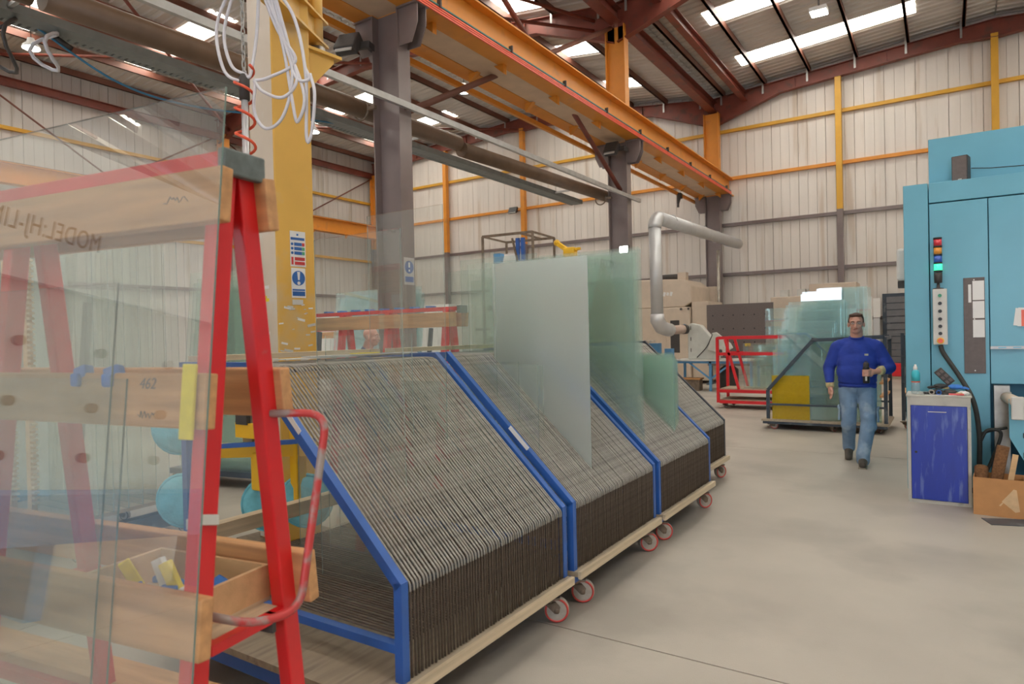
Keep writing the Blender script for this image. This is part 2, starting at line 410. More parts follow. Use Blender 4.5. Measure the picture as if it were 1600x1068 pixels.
# bracing rods and eaves beam on the side wall
for p, q in (((8.3, 9.3), (11.72, 7.2)), ((11.72, 7.2), (15.7, 9.65)), ((15.9, 9.6), (20.0, 7.25)), ((20.0, 7.25), (24.0, 9.5)), ((4.0, 7.2), (8.2, 9.3))):
    MB().cyl((XL+.2, p[0], p[1]), (XL+.2, q[0], q[1]), .03, n=8).build('brace', M['purlin'], wl)
MB().ibeam((XL+.22, YB+.05, 9.62), (XL+.22, G-.13, 9.62), .26, .16).build('eaves_beam', M['redox'], wl)
d = MB().bx(-1.62, .9, G-.42, G-.14, 0, 2.65).build('door_1', M['bluedk']); tag(d, 'dark grey roller door in the gable wall', None, None, 'structure')
for k in range(12): MB().bx(-1.5, .8, G-.46, G-.42, .05+k*.21, .235+k*.21).build('slat', pm('door_grey', (.16,.165,.18), .5) if k == 0 else bpy.data.materials['door_grey'], d)

# roof
ce = MB()
for (a, za), (b, zb) in zip(ROOF, ROOF[1:]):
    ce.prism([(a-.02, za+.30), (b+.02, zb+.30), (b+.02, zb+.42), (a-.02, za+.42)], 'y', YB-.2, G+.3)
ce = ce.build('ceiling', M['roof']); tag(ce, 'low-pitched twin gable roof of grey-white sheeting with skylight strips', None, None, 'structure')
SW = .875
def sheet_mesh(a, b, mat, nm):
    m = MB(); za, zb = zt(a)+.21, zt(b)+.21
    if abs(a-XV) < .3 or abs(b-XV) < .3: pass
    dx = V(b-a, 0, zb-za)
    prof = [(0,.05),(.10,.05),(.13,.015),(.16,.015),(.19,.05),(.39,.05),(.42,.015),(.45,.015),(.48,.05),(.68,.05),(.71,.015),(.74,.015),(.77,.05),(.868,.05),(.868,.075),(0,.075)]
    n = len(prof)
    vs = [(a, y, za+z) for y, z in prof] + [(b, y, zb+z) for y, z in prof]
    m.add(vs, [(i, (i+1) % n, n+(i+1) % n, n+i) for i in range(n)])
    return m.mesh(nm, mat)
SKYX = [(-21.9, -17.2), (-13.2, -8.9), (-5.45, -.55), (3.2, 8.2)]
for s, ((a, za), (b, zb)) in enumerate(zip(ROOF, ROOF[1:])):
    a2, b2 = a+.02, b-.02
    x0, x1 = SKYX[s]
    full = sheet_mesh(a2, b2, M['roof'], 'roof_sheet'); lo = sheet_mesh(a2, x0-.003, M['roof'], 'roof_sheet')
    hi = sheet_mesh(x1+.003, b2, M['roof'], 'roof_sheet')
    sk = MB(); q0, q1 = zt(x0)+.245, zt(x1)+.245
    sk.add([(x0, .01, q0), (x1, .01, q1), (x1, SW-.01, q1), (x0, SW-.01, q0), (x0, .01, q0+.02), (x1, .01, q1+.02), (x1, SW-.01, q1+.02), (x0, SW-.01, q0+.02)],
           [(0,1,2,3), (4,5,6,7), (0,1,5,4), (1,2,6,5), (2,3,7,6), (3,0,4,7)])
    sk = sk.mesh('skylight', M['skyl'])
    for k in range(-1, 43):
        y = 21.76 + 2*SW - k*SW
        if y < YB-.6: continue
        if (k-2) % 4 == 0:
            for nm, me in (('roof_sheet', lo), ('roof_sheet', hi), ('skylight', sk)):
                obj(nm, me, ce).location = (0, y, 0)
        else:
            obj('roof_sheet', full, ce).location = (0, y, 0)
    # purlins sit on the rafters, one cleat at the gable and at each frame
    L = abs(b-a); n = 6
    for k in range(n):
        x = (a+.38+k*(L-.6)/(n-.6)) if zb > za else (b-.38-k*(L-.6)/(n-.6))
        z = zt(x)
        m = MB().bx(x-.035, x+.035, YB, G-.12, z+.0, z+.2); m.bx(x-.035, x+.05, YB, G-.12, z, z+.015)
        m.build('purlin', M['purlin'], ce)
        c = MB()
        for y in FR:
            c.bar((x-.06, y-.12, z+.2), (x-.06, y-.12, z-.32), .06, .012, (0,1,0))
        c.build('cleat', M['galv'], ce)

# portal rafters, haunched at the columns
def rafter(y):
    m = MB(); H = .40
    for (a, za), (b, zb) in zip(ROOF, ROOF[1:]):
        up = zb > za
        lo, hi = (a, b) if up else (b, a)
        sg = 1 if hi > lo else -1
        h0 = lo+sg*.05; h1 = lo+sg*2.3; e0 = hi-sg*.9
        pts = [(h0, zt(h0)-.02), (hi, zt(hi)-.02), (hi, zt(hi)-H-.14), (e0, zt(e0)-H), (h1, zt(h1)-H), (h0, zt(h0)-H-.58)]
        m.prism(pts, 'y', y-.008, y+.008)
        m.bar((h0, y, zt(h0)-.01), (hi, y, zt(hi)-.01), .2, .02, (0,0,1))
        for (p, q) in ((2,3), (3,4), (4,5)):
            P, Q = pts[p], pts[q]
            m.bar((P[0], y, P[1]), (Q[0], y, Q[1]), .2, .02, (0,0,1))
        for t in (.33, .66):
            x = h0+(hi-h0)*t
            m.bx(x-.006, x+.006, y-.09, y+.09, zt(x)-H, zt(x)-.02)
    return m.build('rafter', M['redox'], ce)
for y in FR: rafter(y)
# valley gutter beam and roof bracing
MB().ibeam((XV, YB, 9.62), (XV, G-.14, 9.62), .36, .3).build('valley_beam', M['redox'], ce)
MB().ibeam((XV+1.1, YB, 9.80), (XV+1.1, G-.14, 9.80), .3, .2).build('valley_beam', M['redox'], ce)
for p, q in (((-16.5, 7.42, 10.4), (XV-.6, 15.7, 9.4)), ((-12.2, 7.42, 10.2), (-7.4, 15.6, 9.6)), ((-23, 7.5, 9.9), (-15.2, 15.6, 10.4)), ((-23.3, 15.6, 9.9), (-15.2, 24.1, 10.4)), ((-23.2, 15.9, 9.75), (-16, 7.6, 10.3))):
    MB().cyl(p, q, .045, n=8).build('roof_brace', M['redox'], ce)

# ---------------------------------------------------------------- steel columns
def column(x, y, top, paint, label, wid=.5, grp=None):
    t = thing('steel_column', label, 'column', (x, y, 0), 0, grp)
    def H(z0, z1):
        m = MB(); h = wid/2
        for s in (-1, 1): m.bx(s*h-.012, s*h+.012, -.13, .13, z0, z1)
        m.bx(-h+.012, h-.012, -.008, .008, z0, z1); return m
    H(.03, paint).build('lower_shaft', M['brown'], t)
    H(paint, top).build('upper_shaft', M['orange'], t)
    MB().bx(-.34, .34, -.22, .22, 0, .03).build('base_plate', M['rust'], t)
    return t
vlab = {24.25: 'brown and orange valley column standing against the gable wall', 15.75: 'brown and orange valley column beside the grey air duct',
        7.42: 'tall brown steel column carrying the crane beam behind the nearest blue racks', -1.0: 'brown and orange valley column behind the camera'}
for y in FR[:4]:
    t = column(XV, y-(.25 if y > 24 else 0), 9.35, 6.42, vlab[y])
    for s in (-1, 1):
        m = MB().prism([(s*.25, 6.40), (s*.62, 6.40), (s*.62, 6.12), (s*.5, 5.86), (s*.25, 5.86)], 'y', -.1, -.085)
        m.prism([(s*.25, 6.40), (s*.62, 6.40), (s*.62, 6.12), (s*.5, 5.86), (s*.25, 5.86)], 'y', .085, .1)
        m.bx(min(s*.25, s*.64), max(s*.25, s*.64), -.14, .14, 6.39, 6.415)
        m.build('bracket', M['brown'], t)
    if y == 7.42:
        sg = MB().bx(.2625, .264, -.11, .11, 2.38, 2.78).build('mandatory_sign', pm('sign_pale', (.45,.42,.42), .5), t)
        MB().cyl((.2641, 0, 2.64), (.2655, 0, 2.64), .095, n=24).build('sign_disc', pm('disc_blue', (.06,.12,.34), .5), sg); MB().bx(.2641, .2655, -.09, .09, 2.42, 2.50).build('sign_print', bpy.data.materials['disc_blue'], sg)
        MB().bx(.2656, .2665, -.016, .016, 2.635, 2.71).build('exclamation_mark', M['paper'], sg); MB().bx(.2656, .2665, -.014, .014, 2.575, 2.605).build('exclamation_mark', M['paper'], sg)
llab = {24.25: 'brown and orange side wall column in the hall corner', 15.75: 'brown and orange side wall column behind the yellow jib mast', 7.42: 'brown and orange side wall column beyond the sheet of glass', -1.0: 'brown and orange side wall column behind the camera'}
for y in FR[:4]:
    column(XL+.42, y-(.25 if y > 24 else 0), 9.65, 6.0, llab[y], .42)

# ---------------------------------------------------------------- crane runway beams
def runway(x, label, side):
    t = thing('crane_beam', label, 'beam', (x, 0, 6.42))
    MB().ibeam((0, YB+.2, .31), (0, G-.02, .31), .62, .34, .028, .02).build('girder', M['orange'], t)
    MB().bx(-.03, .03, YB+.2, G-.02, .62, .67).build('crane_rail', M['rust'], t)
    m = MB()
    y = 23.6
    while y > YB+1:
        m = MB().prism([(side*-.02, .02), (side*-.30, .02), (side*-.02, -.24)] if False else [(side*.06, .0), (side*.26, .0), (side*.06, -.17)], 'y', y-.05, y+.05)
        m.build('gusset', M['orange'], t); y -= 1.95
    return t
rb = runway(XV+.44, 'orange crane runway beam with red conductor rails along its side', -1)
for k in range(3):
    MB().bx(.19+.0*k, .215, YB+.2, G-.5, -.02+k*.035, .004+k*.035).build('conductor_rail', M['coilred'] if k == 0 else bpy.data.materials['coil_red'], rb)
MB().bx(.185, .21, YB+.2, G-.5, .095, .115).build('conductor_rail', pm('teal_bar', (.05,.22,.2), .5), rb)
y = 23.4
while y > 2:
    MB().bar((.17, y, .13), (.24, y, .13), .03, .12).build('rail_hanger', M['charc'], rb); y -= 1.95
fb = runway(XV-.44, 'orange crane runway beam on the far side of the valley columns', 1)
lb = runway(XL+.72, 'orange crane runway beam along the clad side wall', 1)
MB().bx(.172, .70, -8, G-.6, .012, .03).build('walkway_plate', M['plate'], fb)
tag(MB().bar((XV-.68, -4, 6.3), (XV-.68, G-.4, 6.3), .07, .1).build('festoon_rail', M['orange']), 'thin orange rail hung below the far crane runway beam', 'rail')
hook = thing('crane_pendant_hook', 'dark crane end stop and cable clamp under the far runway beam end', 'hook', (XV-.6, 22.2, 6.15))
MB().bx(-.05, .05, -.1, .1, -.02, .16).bx(-.03, .03, -.25, -.19, -.35, .08).build('clamp', M['charc'], hook)
MB().bar((0, .0, 0), (0, -.25, -.3), .04, .05).build('arm', M['charc'], hook)
# diagonal bracing of the valley row
tag(MB().cyl((XV-.09, 7.7, 5.03), (XV-.09, 15.6, 9.3), .055, n=10).build('brace_tube', M['purlin']), 'long brown brace tube rising from the tall brown column to the duct column', 'brace')
tag(MB().cyl((XV+.09, 7.6, 9.3), (XV+.09, 15.6, 5.2), .055, n=10).build('brace_tube', M['redox']), 'red-brown brace tube falling towards the duct column', 'brace')

# ---------------------------------------------------------------- overhead services
t = thing('steel_pipe', 'large brown overhead pipe running along the valley columns', 'pipe', (XV-.44, 0, 5.0))
for a, b in ((-6, 2.9), (3.0, 9.6), (9.7, 16.4)):
    MB().cyl((0, a, 0), (0, b, .012*b-.03), .135, n=18).build('pipe_length', M['pipe'], t)
for y in (-1.0+.45, 7.42-.2, 15.75-.2):
    MB().tube(arc((0, y, .03), .145, 0, 2*math.pi, 20, ((1,0,0), (0,0,1))), .016, 6).bar((.14, y, .03), (.30, y, .03), .05, .05).build('clamp', M['rust'], t)
M['trayg'] = pm('tray_grey', (.20,.22,.22), .5, .3, .1, 8)
t = thing('cable_tray', 'perforated grey cable tray running beside the brown pipe', 'tray', (XV-1.35, 0, 5.12))
MB().bx(-.17, -.155, -6, 16, -.05, .05).bx(.155, .17, -6, 16, -.05, .05).build('side_rail', M['trayg'], t)
pl = MB()
for k in range(275):
    y = -6+k*.08
    pl.bx(-.13, -.06, y, y+.05, -.05, -.042)
pl.bx(-.155, -.131, -6, 16, -.05, -.042).bx(-.059, .155, -6, 16, -.05, -.042)
o = pl.build('perforated_base', M['trayg'], t); tag(o, kind='stuff')
MB().cyl((.03, -6, -.02), (.03, 16, -.02), .02, n=6).cyl((-.06, -6, -.02), (-.06, 16, -.02), .028, n=6).build('cable', M['charc'], t)
for y in (-3, 3, 9, 14.5): MB().bar((.17, y, 0), (.76, y, 0), .04, .04).build('arm', M['galv'], t)
t = thing('cable_channel', 'thin grey steel channel above the brown pipe in front of the columns', 'channel', (XV+.36, 0, 4.98))
MB().bx(-.03, .03, -6, 16.2, -.045, .045).build('channel', M['galv'], t)
for y in (7.42, 15.75): MB().bar((-.1, y, 0), (-.03, y, 0), .05, .05).build('bracket', M['rust'], t)
# air duct
t = thing('air_duct', 'silver spiral air duct with an elbow dropping to the bench machine', 'duct', (-6.05, 16.0, 0))
MB().cyl((0, .25, 4.5), (.05, 7.9, 4.62), .17, n=20).build('horizontal_run', M['duct'], t)
MB().tube(arc((0, .3, 4.2), .3, math.pi/2, math.pi, 6, ((0,1,0), (0,0,1))), .165, 16).build('elbow', M['duct'], t)
MB().cyl((0, 0, 4.22), (.02, 0, 2.0), .155, n=20).build('drop', M['duct'], t)
MB().tube([(.02, 0, 2.05), (.02, 0, 1.9), (.06, .15, 1.72), (.12, .4, 1.66), (.12, .6, 1.65)], .17, 16).build('elbow', M['duct'], t)
MB().cyl((-.1, 1.0, 1.64), (.12, 1.72, 1.66), .12, n=16).cyl((.12, .5, 1.65), (-.1, 1.0, 1.64), .15, .12, n=16).build('hose_end', pm('duct_pink', (.52,.40,.34), .5), t)
MB().cyl((.11, 1.68, 1.66), (.15, 1.79, 1.66), .13, n=16).build('clamp_ring', M['charc'], t)
for y in (1.2, 2.6, 4, 5.4, 6.8):
    MB().tube(arc((.0, y, 4.51+.015*y), .178, 0, 2*math.pi, 18, ((1,0,0), (0,0,1))), .012, 6).build('joint_band', M['duct'], t)
# lamps
def highbay(p, label):
    t = thing('high_bay_lamp', label, 'lamp', p, 0, None)
    MB().lathe([(.19, 0), (.17, .05), (.10, .12), (.08, .16), (.07, .22)], (0,0,0), 20).build('housing', M['white'], t)
    MB().lathe([(.175, -.012), (.175, -.002)], (0,0,0), 20).build('lens', M['lamp'], t)
    MB().cyl((0,0,.22), (0,0,zt(p[0])-p[2]+.235), .01, n=6).build('suspension', M['charc'], t)
highbay((-17.5, 6.92, 8.45), 'round white high bay lamp hanging beside the cable tray')
highbay((-11.25, 15.1, 8.5), 'round high bay lamp hanging behind the crane runway beam')
highbay((-16.2, 13.95, 8.0), 'round high bay lamp glowing beside the yellow jib mast')
t = thing('linear_lamp', 'square white ceiling lamp hung below the skylight strip', 'lamp', (-2.5, 18.2, 9.45))
MB().bx(-.2, .2, -.2, .2, 0, .1).build('housing', M['white'], t, .01); MB().bx(-.18, .18, -.18, .18, -.012, -.001).build('lens', M['lamp'], t)
MB().bx(-.02, .02, -.02, .02, .1, 1.0).build('hanger', M['charc'], t)
t = thing('flood_light', 'small black flood light fixed to the gable wall rail', 'lamp', (-15.4, G-.5, 6.95))
MB().box((0, 0, 0), (.42, .1, .28), Euler((R(-30),0,0))).build('housing', M['black'], t, .01); MB().box((0, -.055, -.03), (.36, .012, .22), Euler((R(-30),0,0))).build('lens', M['white'], t)
MB().bx(-.03, .03, .05, .35, -.03, .03).build('bracket', M['black'], t)
for (p, a, lab) in (((XV+.05, 15.2, 6.15), 0, 'black flood light fixed to the duct column below the crane beam'), ((XV-.45, 7.0, 5.95), .3, 'large black flood light fixed to the tall brown column')):
    t = thing('flood_light', lab, 'lamp', p, a)
    MB().box((0,0,0), (.34, .16, .34), Euler((R(-35),0,0))).build('housing', M['charc'], t, .02)
    MB().box((0,-.09,-.05), (.27, .02, .26), Euler((R(-35),0,0))).build('lens', M['ltgrey'], t)
    MB().bx(-.05, .3, .08, .14, -.05, .05).bx(.24, .3, .14, .36, -.05, .05).build('bracket', M['charc'], t)
t = thing('flood_light', 'lit white flood light glaring beside the duct column', 'lamp', (-6.6, 15.35, 3.66))
MB().box((0,0,0), (.26, .08, .2)).build('housing', M['charc'], t, .01); MB().box((0,-.046,0), (.2, .012, .15)).build('lens', M['lamp'], t)
MB().bx(-.03, .03, .04, .27, -.03, .03).build('bracket', M['charc'], t)
# blue air line sagging overhead and loose hoses by the tray
t = thing('air_line', 'blue air line sagging from the cable tray', 'hose')
MB().tube(spline([(-8.5, 2.6, 5.45), (-8.3, 3.2, 5.15), (-8.3, 4.2, 4.75), (-8.25, 5.2, 4.72), (-8.2, 6.6, 4.95), (-8.2, 7.6, 5.1)], 8), .014, 8).build('hose', M['cablue'], t)
MB().cyl((-8.28, 3.5, 5.05), (-8.28, 3.68, 4.97), .03, n=10).build('coupling', M['charc'], t)
for k, (y, h, r) in enumerate(((2.75, .5, .18), (3.0, .55, .2), (3.4, .4, .15))):
    MB().tube([V(-8.2, y, 5.05)+V(-.3*math.sin(a)*r*4, .1*math.cos(a*2), -h*(1-math.cos(a))/2) for a in [i*2*math.pi/16 for i in range(16)]], .02, 6, True).build('hose_loop', M['charc'] if k % 2 else M['hose'], t)
# ================================================================ blue slotted racks
def wheel_parts(parent, c, ax, r, w, red):
    """tyre, rim ring and hub of a castor wheel, axle along unit vector ax"""
    ax = V(*ax).normalized(); q = V(0,0,1).rotation_difference(ax).to_matrix()
    wl_ = MB().lathe([(r*.55, -w/2), (r*.93, -w/2), (r, -w*.32), (r, w*.32), (r*.93, w/2), (r*.55, w/2)], c, 24, q).build('wheel', M['wheel'], parent)
    MB().lathe([(r*.80, -w/2-.002), (r*.95, -w/2-.002), (r*.95, w/2+.002), (r*.80, w/2+.002), (r*.80, -w/2-.002)], c, 24, q, caps=False).build('tyre_ring', M['wheelred'] if red else M['wheeldk'], wl_)
    MB().lathe([(.004, -w/2-.012), (r*.22, -w/2-.012), (r*.24, w/2+.012), (.004, w/2+.012)], c, 12, q).build('hub', M['rust'], wl_)
    return wl_
def castor(parent, x, y, top, r=.075, rot=0, red=True, w=.042):
    c = bpy.data.objects.new('castor', None); COL.objects.link(c); c.parent = parent; c.location = (x, y, 0); c.rotation_euler = (0,0,rot)
    m = MB().bx(-.06, .06, -.05, .05, top-.012, top)
    m.cyl((0,0,top-.035), (0,0,top-.012), .035, n=12)
    for s in (-1, 1):
        m.prism([(-.035, top-.03), (.035, top-.03), (.06, r+.02), (.05, r-.015), (.028, r-.015)], 'y', s*(w/2+.006), s*(w/2+.011))
    m.bx(-.035, .035, -(w/2+.011), w/2+.011, top-.042, top-.03)
    m.build('fork', M['rust'], c)
    wheel_parts(c, (.04, 0, r), (0,1,0), r, w, red)
    return c
KZ, AX, AZ, TX = .62, -.88, 1.48, -1.5      # kink height, apex offset, apex height, back offset
def frame_mesh(n, mats):
    m = MB(); w = .042
    def seg(p, q, ww=w): m.bar((p[0], 0, p[1]), (q[0], 0, q[1]), .04, ww, (0,0,1) if abs(p[0]-q[0]) > .3 else (1,0,0))
    a, b, c, d = (-w/2, .235), (-w/2, KZ), (AX-w/2, AZ), (TX+w/2, AZ)
    seg(a, (b[0], b[1]+.012)); seg((b[0]+.006, b[1]-.006), (c[0]-.012, c[1]+.01)); seg((c[0]+.01, c[1]), d); seg((d[0], AZ+.02), (d[0], .235))
    seg((-w, .365), (TX+w, .365), .035)
    return m.mesh(n, mats)
def wire_mesh():
    up = [(-.003, 0, KZ-.035), (-.003, 0, KZ-.005), (AX-.008, 0, AZ-.008), (TX+.02, 0, AZ-.008)]
    m = MB().tube(rounded(up, .03, 3), .0054, 6)
    m.tube([(-.003, 0, .24), (-.003, 0, KZ-.035)], .0054, 6, mi=1)
    m.tube([(TX+.03, 0, .40), (-.004, 0, .388)], .0046, 6, mi=1)  # bottom run coloured dark to deepen the shade between the wires
    return m.mesh('wire', [M['wire'], M['wiredk']])
FRM = frame_mesh('end_frame', M['blue']); FRMK = frame_mesh('end_frame', M['rackblk'])
WIR = wire_mesh()
def slot_rack(x, y0, y1, label, dark=False, nw=60, front=0.0, rot=0):
    t = thing('glass_rack', label, 'rack', (x, y0, 0), rot, 'slotted glass racks in a row')
    L = y1-y0; F = FRMK if dark else FRM
    for yy in (.02, L-.02): obj('end_frame', F, t).location = (0, yy, 0)
    for i in range(nw):
        obj('wire', WIR, t).location = (random.uniform(-.002, .002), .055+(L-.11)*i/(nw-1), random.uniform(-.002, .002))
    MB().bx(TX-.02, .025, -front, L, .205, .235).build('deck', M['deck'], t)
    MB().bx(.0251, .045, 0, L, .195, .238).build('edge_board', M['ply'], t)
    b = MB(); 
    for xx in (-.05, TX+.05): b.bx(xx-.03, xx+.03, -max(0, front-.01), L, .15, .204)
    for yy in (.03-front, L-.03): b.bx(TX+.081, -.081, yy-.03, yy+.03, .15, .204)
    b.build('base_frame', M['bluedk'] if dark else M['blue'], t)
    for (xa, za) in ((AX-.05, AZ-.028), (TX+.06, .385), (-.03, KZ-.03)): MB().bx(xa-.01, xa+.01, .04, L-.04, za-.012, za+.004).build('wire_support', M['rackblk'] if dark else M['bluedk'], t)
    MB().bx(TX+.03, TX+.12, .03, L-.03, AZ+.021, AZ+.05).build('top_batten', M['ply'], t)
    MB().bx(TX-.02, TX+.05, .06, L-.06, .55, .63).build('back_rail', M['ply'], t)
    for i, (cx, cy) in enumerate(((-.065, .14), (-.065, L-.10), (TX+.14, .06), (TX+.14, L-.12))):
        castor(t, cx, cy, .149, .07, (.3, .55, .2, .9)[i] + .12*(y0-2), True)
    return t
r1 = slot_rack(-1.80, 1.93, 3.29, 'blue framed slotted glass rack with an open deck, next to the red A-frame', front=.16)
r2 = slot_rack(-1.80, 3.37, 4.67, 'blue framed slotted glass rack holding the frosted pane')
r3 = slot_rack(-1.80, 4.74, 6.04, 'blue framed slotted glass rack holding the tall green panes')
r4 = slot_rack(-2.02, 6.14, 7.35, 'dark framed slotted glass rack at the far end of the row', True, 48)
for rk, k in ((r1, .74), (r2, .42)):       # white label stuck on the slanted tube
    p = V(AX*k, .0405 if False else .0, KZ+(AZ-KZ)*k); d = V(AX, 0, AZ-KZ).normalized()
    m = MB().bar(p+d*.09+V(.012,-.0015,.0), p-d*.09+V(.012,-.0015,.0), .026, .002, (0,1,0)); m.build('rack_label', M['paper'], rk)
# loose tools and sheets lying on the first rack's flat top
t = thing('sheet_bundle', 'grey plastic sheets with a yellow strip lying on the first blue rack top', 'sheet', (-2.95, 2.75, AZ+.014), 1.45)
MB().box((0, 0, .004), (.9, .12, .006), Euler((0,0,.05))).build('sheet', M['ltgrey'], t); MB().box((.1, -.02, .012), (.75, .1, .006), Euler((0,0,-.06))).build('sheet', M['duct'], t)
MB().box((.15, .02, .019), (.2, .03, .006)).build('strip', M['yelfoam'], t)

# ---------------------------------------------------------------- glass panes
def pane(label, x0, x1, y, z0, z1, mat='glass', group=None, th=.006, edge='gedge', name='glass_sheet', parent=None):
    w, h = x1-x0, z1-z0
    m = MB(); a, b = w/2, th/2
    vs = [(-a,-b,0),(a,-b,0),(a,b,0),(-a,b,0),(-a,-b,h),(a,-b,h),(a,b,h),(-a,b,h)]
    m.add(vs, [(0,1,5,4)], 0); m.add(vs, [(2,3,7,6)], 2); m.add(vs, [(0,3,2,1), (4,5,6,7), (0,4,7,3), (1,2,6,5)], 1)
    o = m.build(name, [M[mat], M[edge], M['glass' if mat == 'frost' else mat]]); o.location = ((x0+x1)/2, y, z0)
    return tag(o, label, 'glass pane', group)
ZD = .238
ORD = ['first', 'second', 'third', 'fourth', 'fifth', 'sixth', 'seventh', 'eighth', 'ninth', 'tenth']
def slot(rk_y0, L, n, i): return rk_y0 + .055 + (L-.11)*(i+.5)/(n-1)
s1 = lambda i: slot(1.93, 1.36, 60, i)
s2 = lambda i: slot(3.37, 1.30, 60, i)
s3 = lambda i: slot(4.74, 1.30, 60, i)
pane('clear pane standing upright in the first blue rack, shorter of its two tall panes', -2.70, -2.11, s1(15), ZD, 2.11)
pane('tallest clear pane standing in the first blue rack', -3.0, -2.40, s1(47), ZD, 2.36)
pane('clear pane standing low behind the slanted wires of the first blue rack', -2.95, -2.30, s1(28), ZD, 1.62)
pane('dusty clear pane filling the middle of the first blue rack', -3.1, -2.25, s1(38), ZD, 1.36, 'glassdusty')
pane('dusty clear pane close to the front frame of the first blue rack', -3.05, -2.35, s1(22), ZD, 1.30, 'glassdusty')
pane('wide clear pane at the front of the second blue rack', -3.24, -2.42, s2(5), ZD, 2.14)
pane('low clear pane in front of the frosted pane', -2.82, -2.09, s2(3), ZD, 1.418)
pane('second low clear pane in front of the frosted pane', -2.85, -2.28, s2(7), ZD, 1.43)
pane('third low clear pane nearest the frosted pane', -2.85, -2.15, s2(11), ZD, 1.405)
pane('large frosted satin pane standing in the second blue rack', -2.66, -1.915, s2(21), ZD, 2.105, 'frost', edge='gedge')
pane('clear pane standing directly behind the frosted pane', -2.95, -2.30, s2(26), ZD, 2.13)
for i, (k, a, b, z) in enumerate(((30, -3.2, -2.35, 2.10), (38, -3.2, -2.5, 2.2), (46, -3.22, -2.3, 2.05), (52, -3.2, -2.42, 2.2))):
    pane(ORD[i]+' greenish pane behind the frosted pane in the second blue rack', a, b, s2(k), ZD, z, 'glassgreen', 'clear panes behind the frosted pane')
for i in range(9):
    k = 2+i*3.0
    pane(ORD[i]+' tall pane behind the front frame of the third blue rack', -3.0+.03*i, (-1.95-.035*i), s3(int(k)), ZD, 2.24+.02*(i % 3), 'glass' if i % 2 else 'glassgreen', 'tall panes in the third blue rack')
for i in range(8):
    k = 33+i*2
    pane(ORD[i]+' low green pane of the bunch behind the tall panes', -2.72, -1.93-.008*i, s3(k), ZD, 1.425-.012*i, 'glassmint', 'low green panes in the third blue rack')
for i in range(3):
    pane(ORD[i]+' pane from the front of the far dark rack', -3.2, -2.55, 6.4+i*.2, ZD, 1.35, 'glassgreen', 'panes in the far dark rack')

# ================================================================ red A-frame in the foreground
TH = R(188.97); AO = (-1.765, 1.244, 0)
ag = thing('glass_a_frame', 'red steel A-frame trestle with wooden planks holding glass', 'A-frame', AO, TH)
YC, SL = .04, .1024
def legy(z, s): return YC + s*(.032 + (2.1-z)*SL)
for lx in (0.0, .96, 1.86):
    for s in (1, -1):
        MB().bar((lx, legy(2.1, s), 2.1), (lx, legy(.02, s), .02), .062, .05, (1,0,0)).build('leg', M['red'], ag, .006)
    MB().bx(lx-.03, lx+.03, legy(.84, -1)+.02, legy(.84, 1)-.02, .73, .76).build('crossbar', M['red'], ag)
    MB().bx(lx-.03, lx+.03, legy(.16, -1)+.02, legy(.16, 1)-.02, .12, .16).build('crossbar', M['red'], ag)
MB().bx(-.03, 1.9, YC-.07, YC+.075, 2.098, 2.142).build('top_rail', M['red'], ag, .004)
MB().bx(-.06, -.031, YC-.075, YC+.08, 2.075, 2.150).build('end_cap', M['cap'], ag, .006)
for z0, z1, xe in ((1.935, 2.09, -.075), (1.362, 1.515, -.06), (.762, .925, -.09)):
    zm = (z0+z1)/2
    for s in (1, -1):
        y = legy(zm, s)+s*(.026+.0225)
        q = Matrix.Rotation(s*math.atan(SL), 3, 'X')
        x0 = xe if s > 0 else xe+.005
        MB().box(((x0+1.95)/2, y, zm), (1.95-x0, .042, z1-z0), q).build('plank', M['plank'], ag, .005)
for s in (1, -1):      # ledge the panes stand on
    y = legy(.30, s)+s*.09
    MB().bx(-.1, 1.95, min(y-.08, y+.08), max(y-.08, y+.08), .25, .29).build('ledge', M['plank'], ag, .004)
    MB().bx(-.03, 1.9, legy(.22, s)-.03, legy(.22, s)+.03, .2, .249).build('ledge_beam', M['red'], ag)
# bent tube handle on the end
hp = [(-.02, legy(1.37, -1), 1.375), (-.16, legy(1.37, -1)-.10, 1.37), (-.16, legy(.82, -1)+.10, .80), (-.10, legy(.82, 1)-.10, .80), (-.01, legy(.84, 1)-.02, .842)]
MB().tube(rounded(hp, .07, 6), .0125, 10).build('handle', M['wornred'], ag)
MB().box((-.0, legy(1.10, 1), 1.10), (.066, .054, .028), Euler((.25, .3, 0))).build('tape_band', M['ltgrey'], ag)
MB().bx(-.03, .1, -.06, -.045, .70, .76).build('end_plate', M['charc'], ag)
# wooden tray resting on the crossbar
tx0, tx1, ty0, ty1, tz = .06, .56, -.13, .19, .775
AG = Matrix.Translation(V(*AO)) @ Matrix.Rotation(TH, 4, 'Z')
def ag_thing(name, label, cat, p, rz=0, group=None):
    q = AG @ V(*p); return thing(name, label, cat, q, TH+rz, group)
t = ag_thing('wooden_tray', 'open wooden tray of foam pads inside the red A-frame', 'tray', (0, 0, .762))
MB().bx(tx0, tx1, ty0, ty1, 0, .012).build('bottom', M['ply'], t)
for a, b, c, d in ((tx0, tx1, ty0, ty0+.014), (tx0, tx1, ty1-.014, ty1), (tx0, tx0+.014, ty0+.0145, ty1-.0145), (tx1-.014, tx1, ty0+.0145, ty1-.0145)):
    MB().bx(a, b, c, d, .0121, .115).build('side', M['tray'], t)
MB().bx(0, .12, -.1, .15, -.002, -.0005).build('runner', M['ply'], t)
for i in range(14):
    px, py = random.uniform(.12, .5), random.uniform(-.08, .14)
    q = ag_thing('foam_pad', 'small blue foam pad lying in the wooden tray', 'foam pad', (px, py, .79+.011*(i % 4)), random.uniform(0, 3), 'blue foam pads in the tray')
    m = MB().box((0,0,.012), (.055, .045, .022), Euler((random.uniform(-.4,.4), random.uniform(-.4,.4), 0)))
    m.build('pad', M['blufoam'], q, .006)
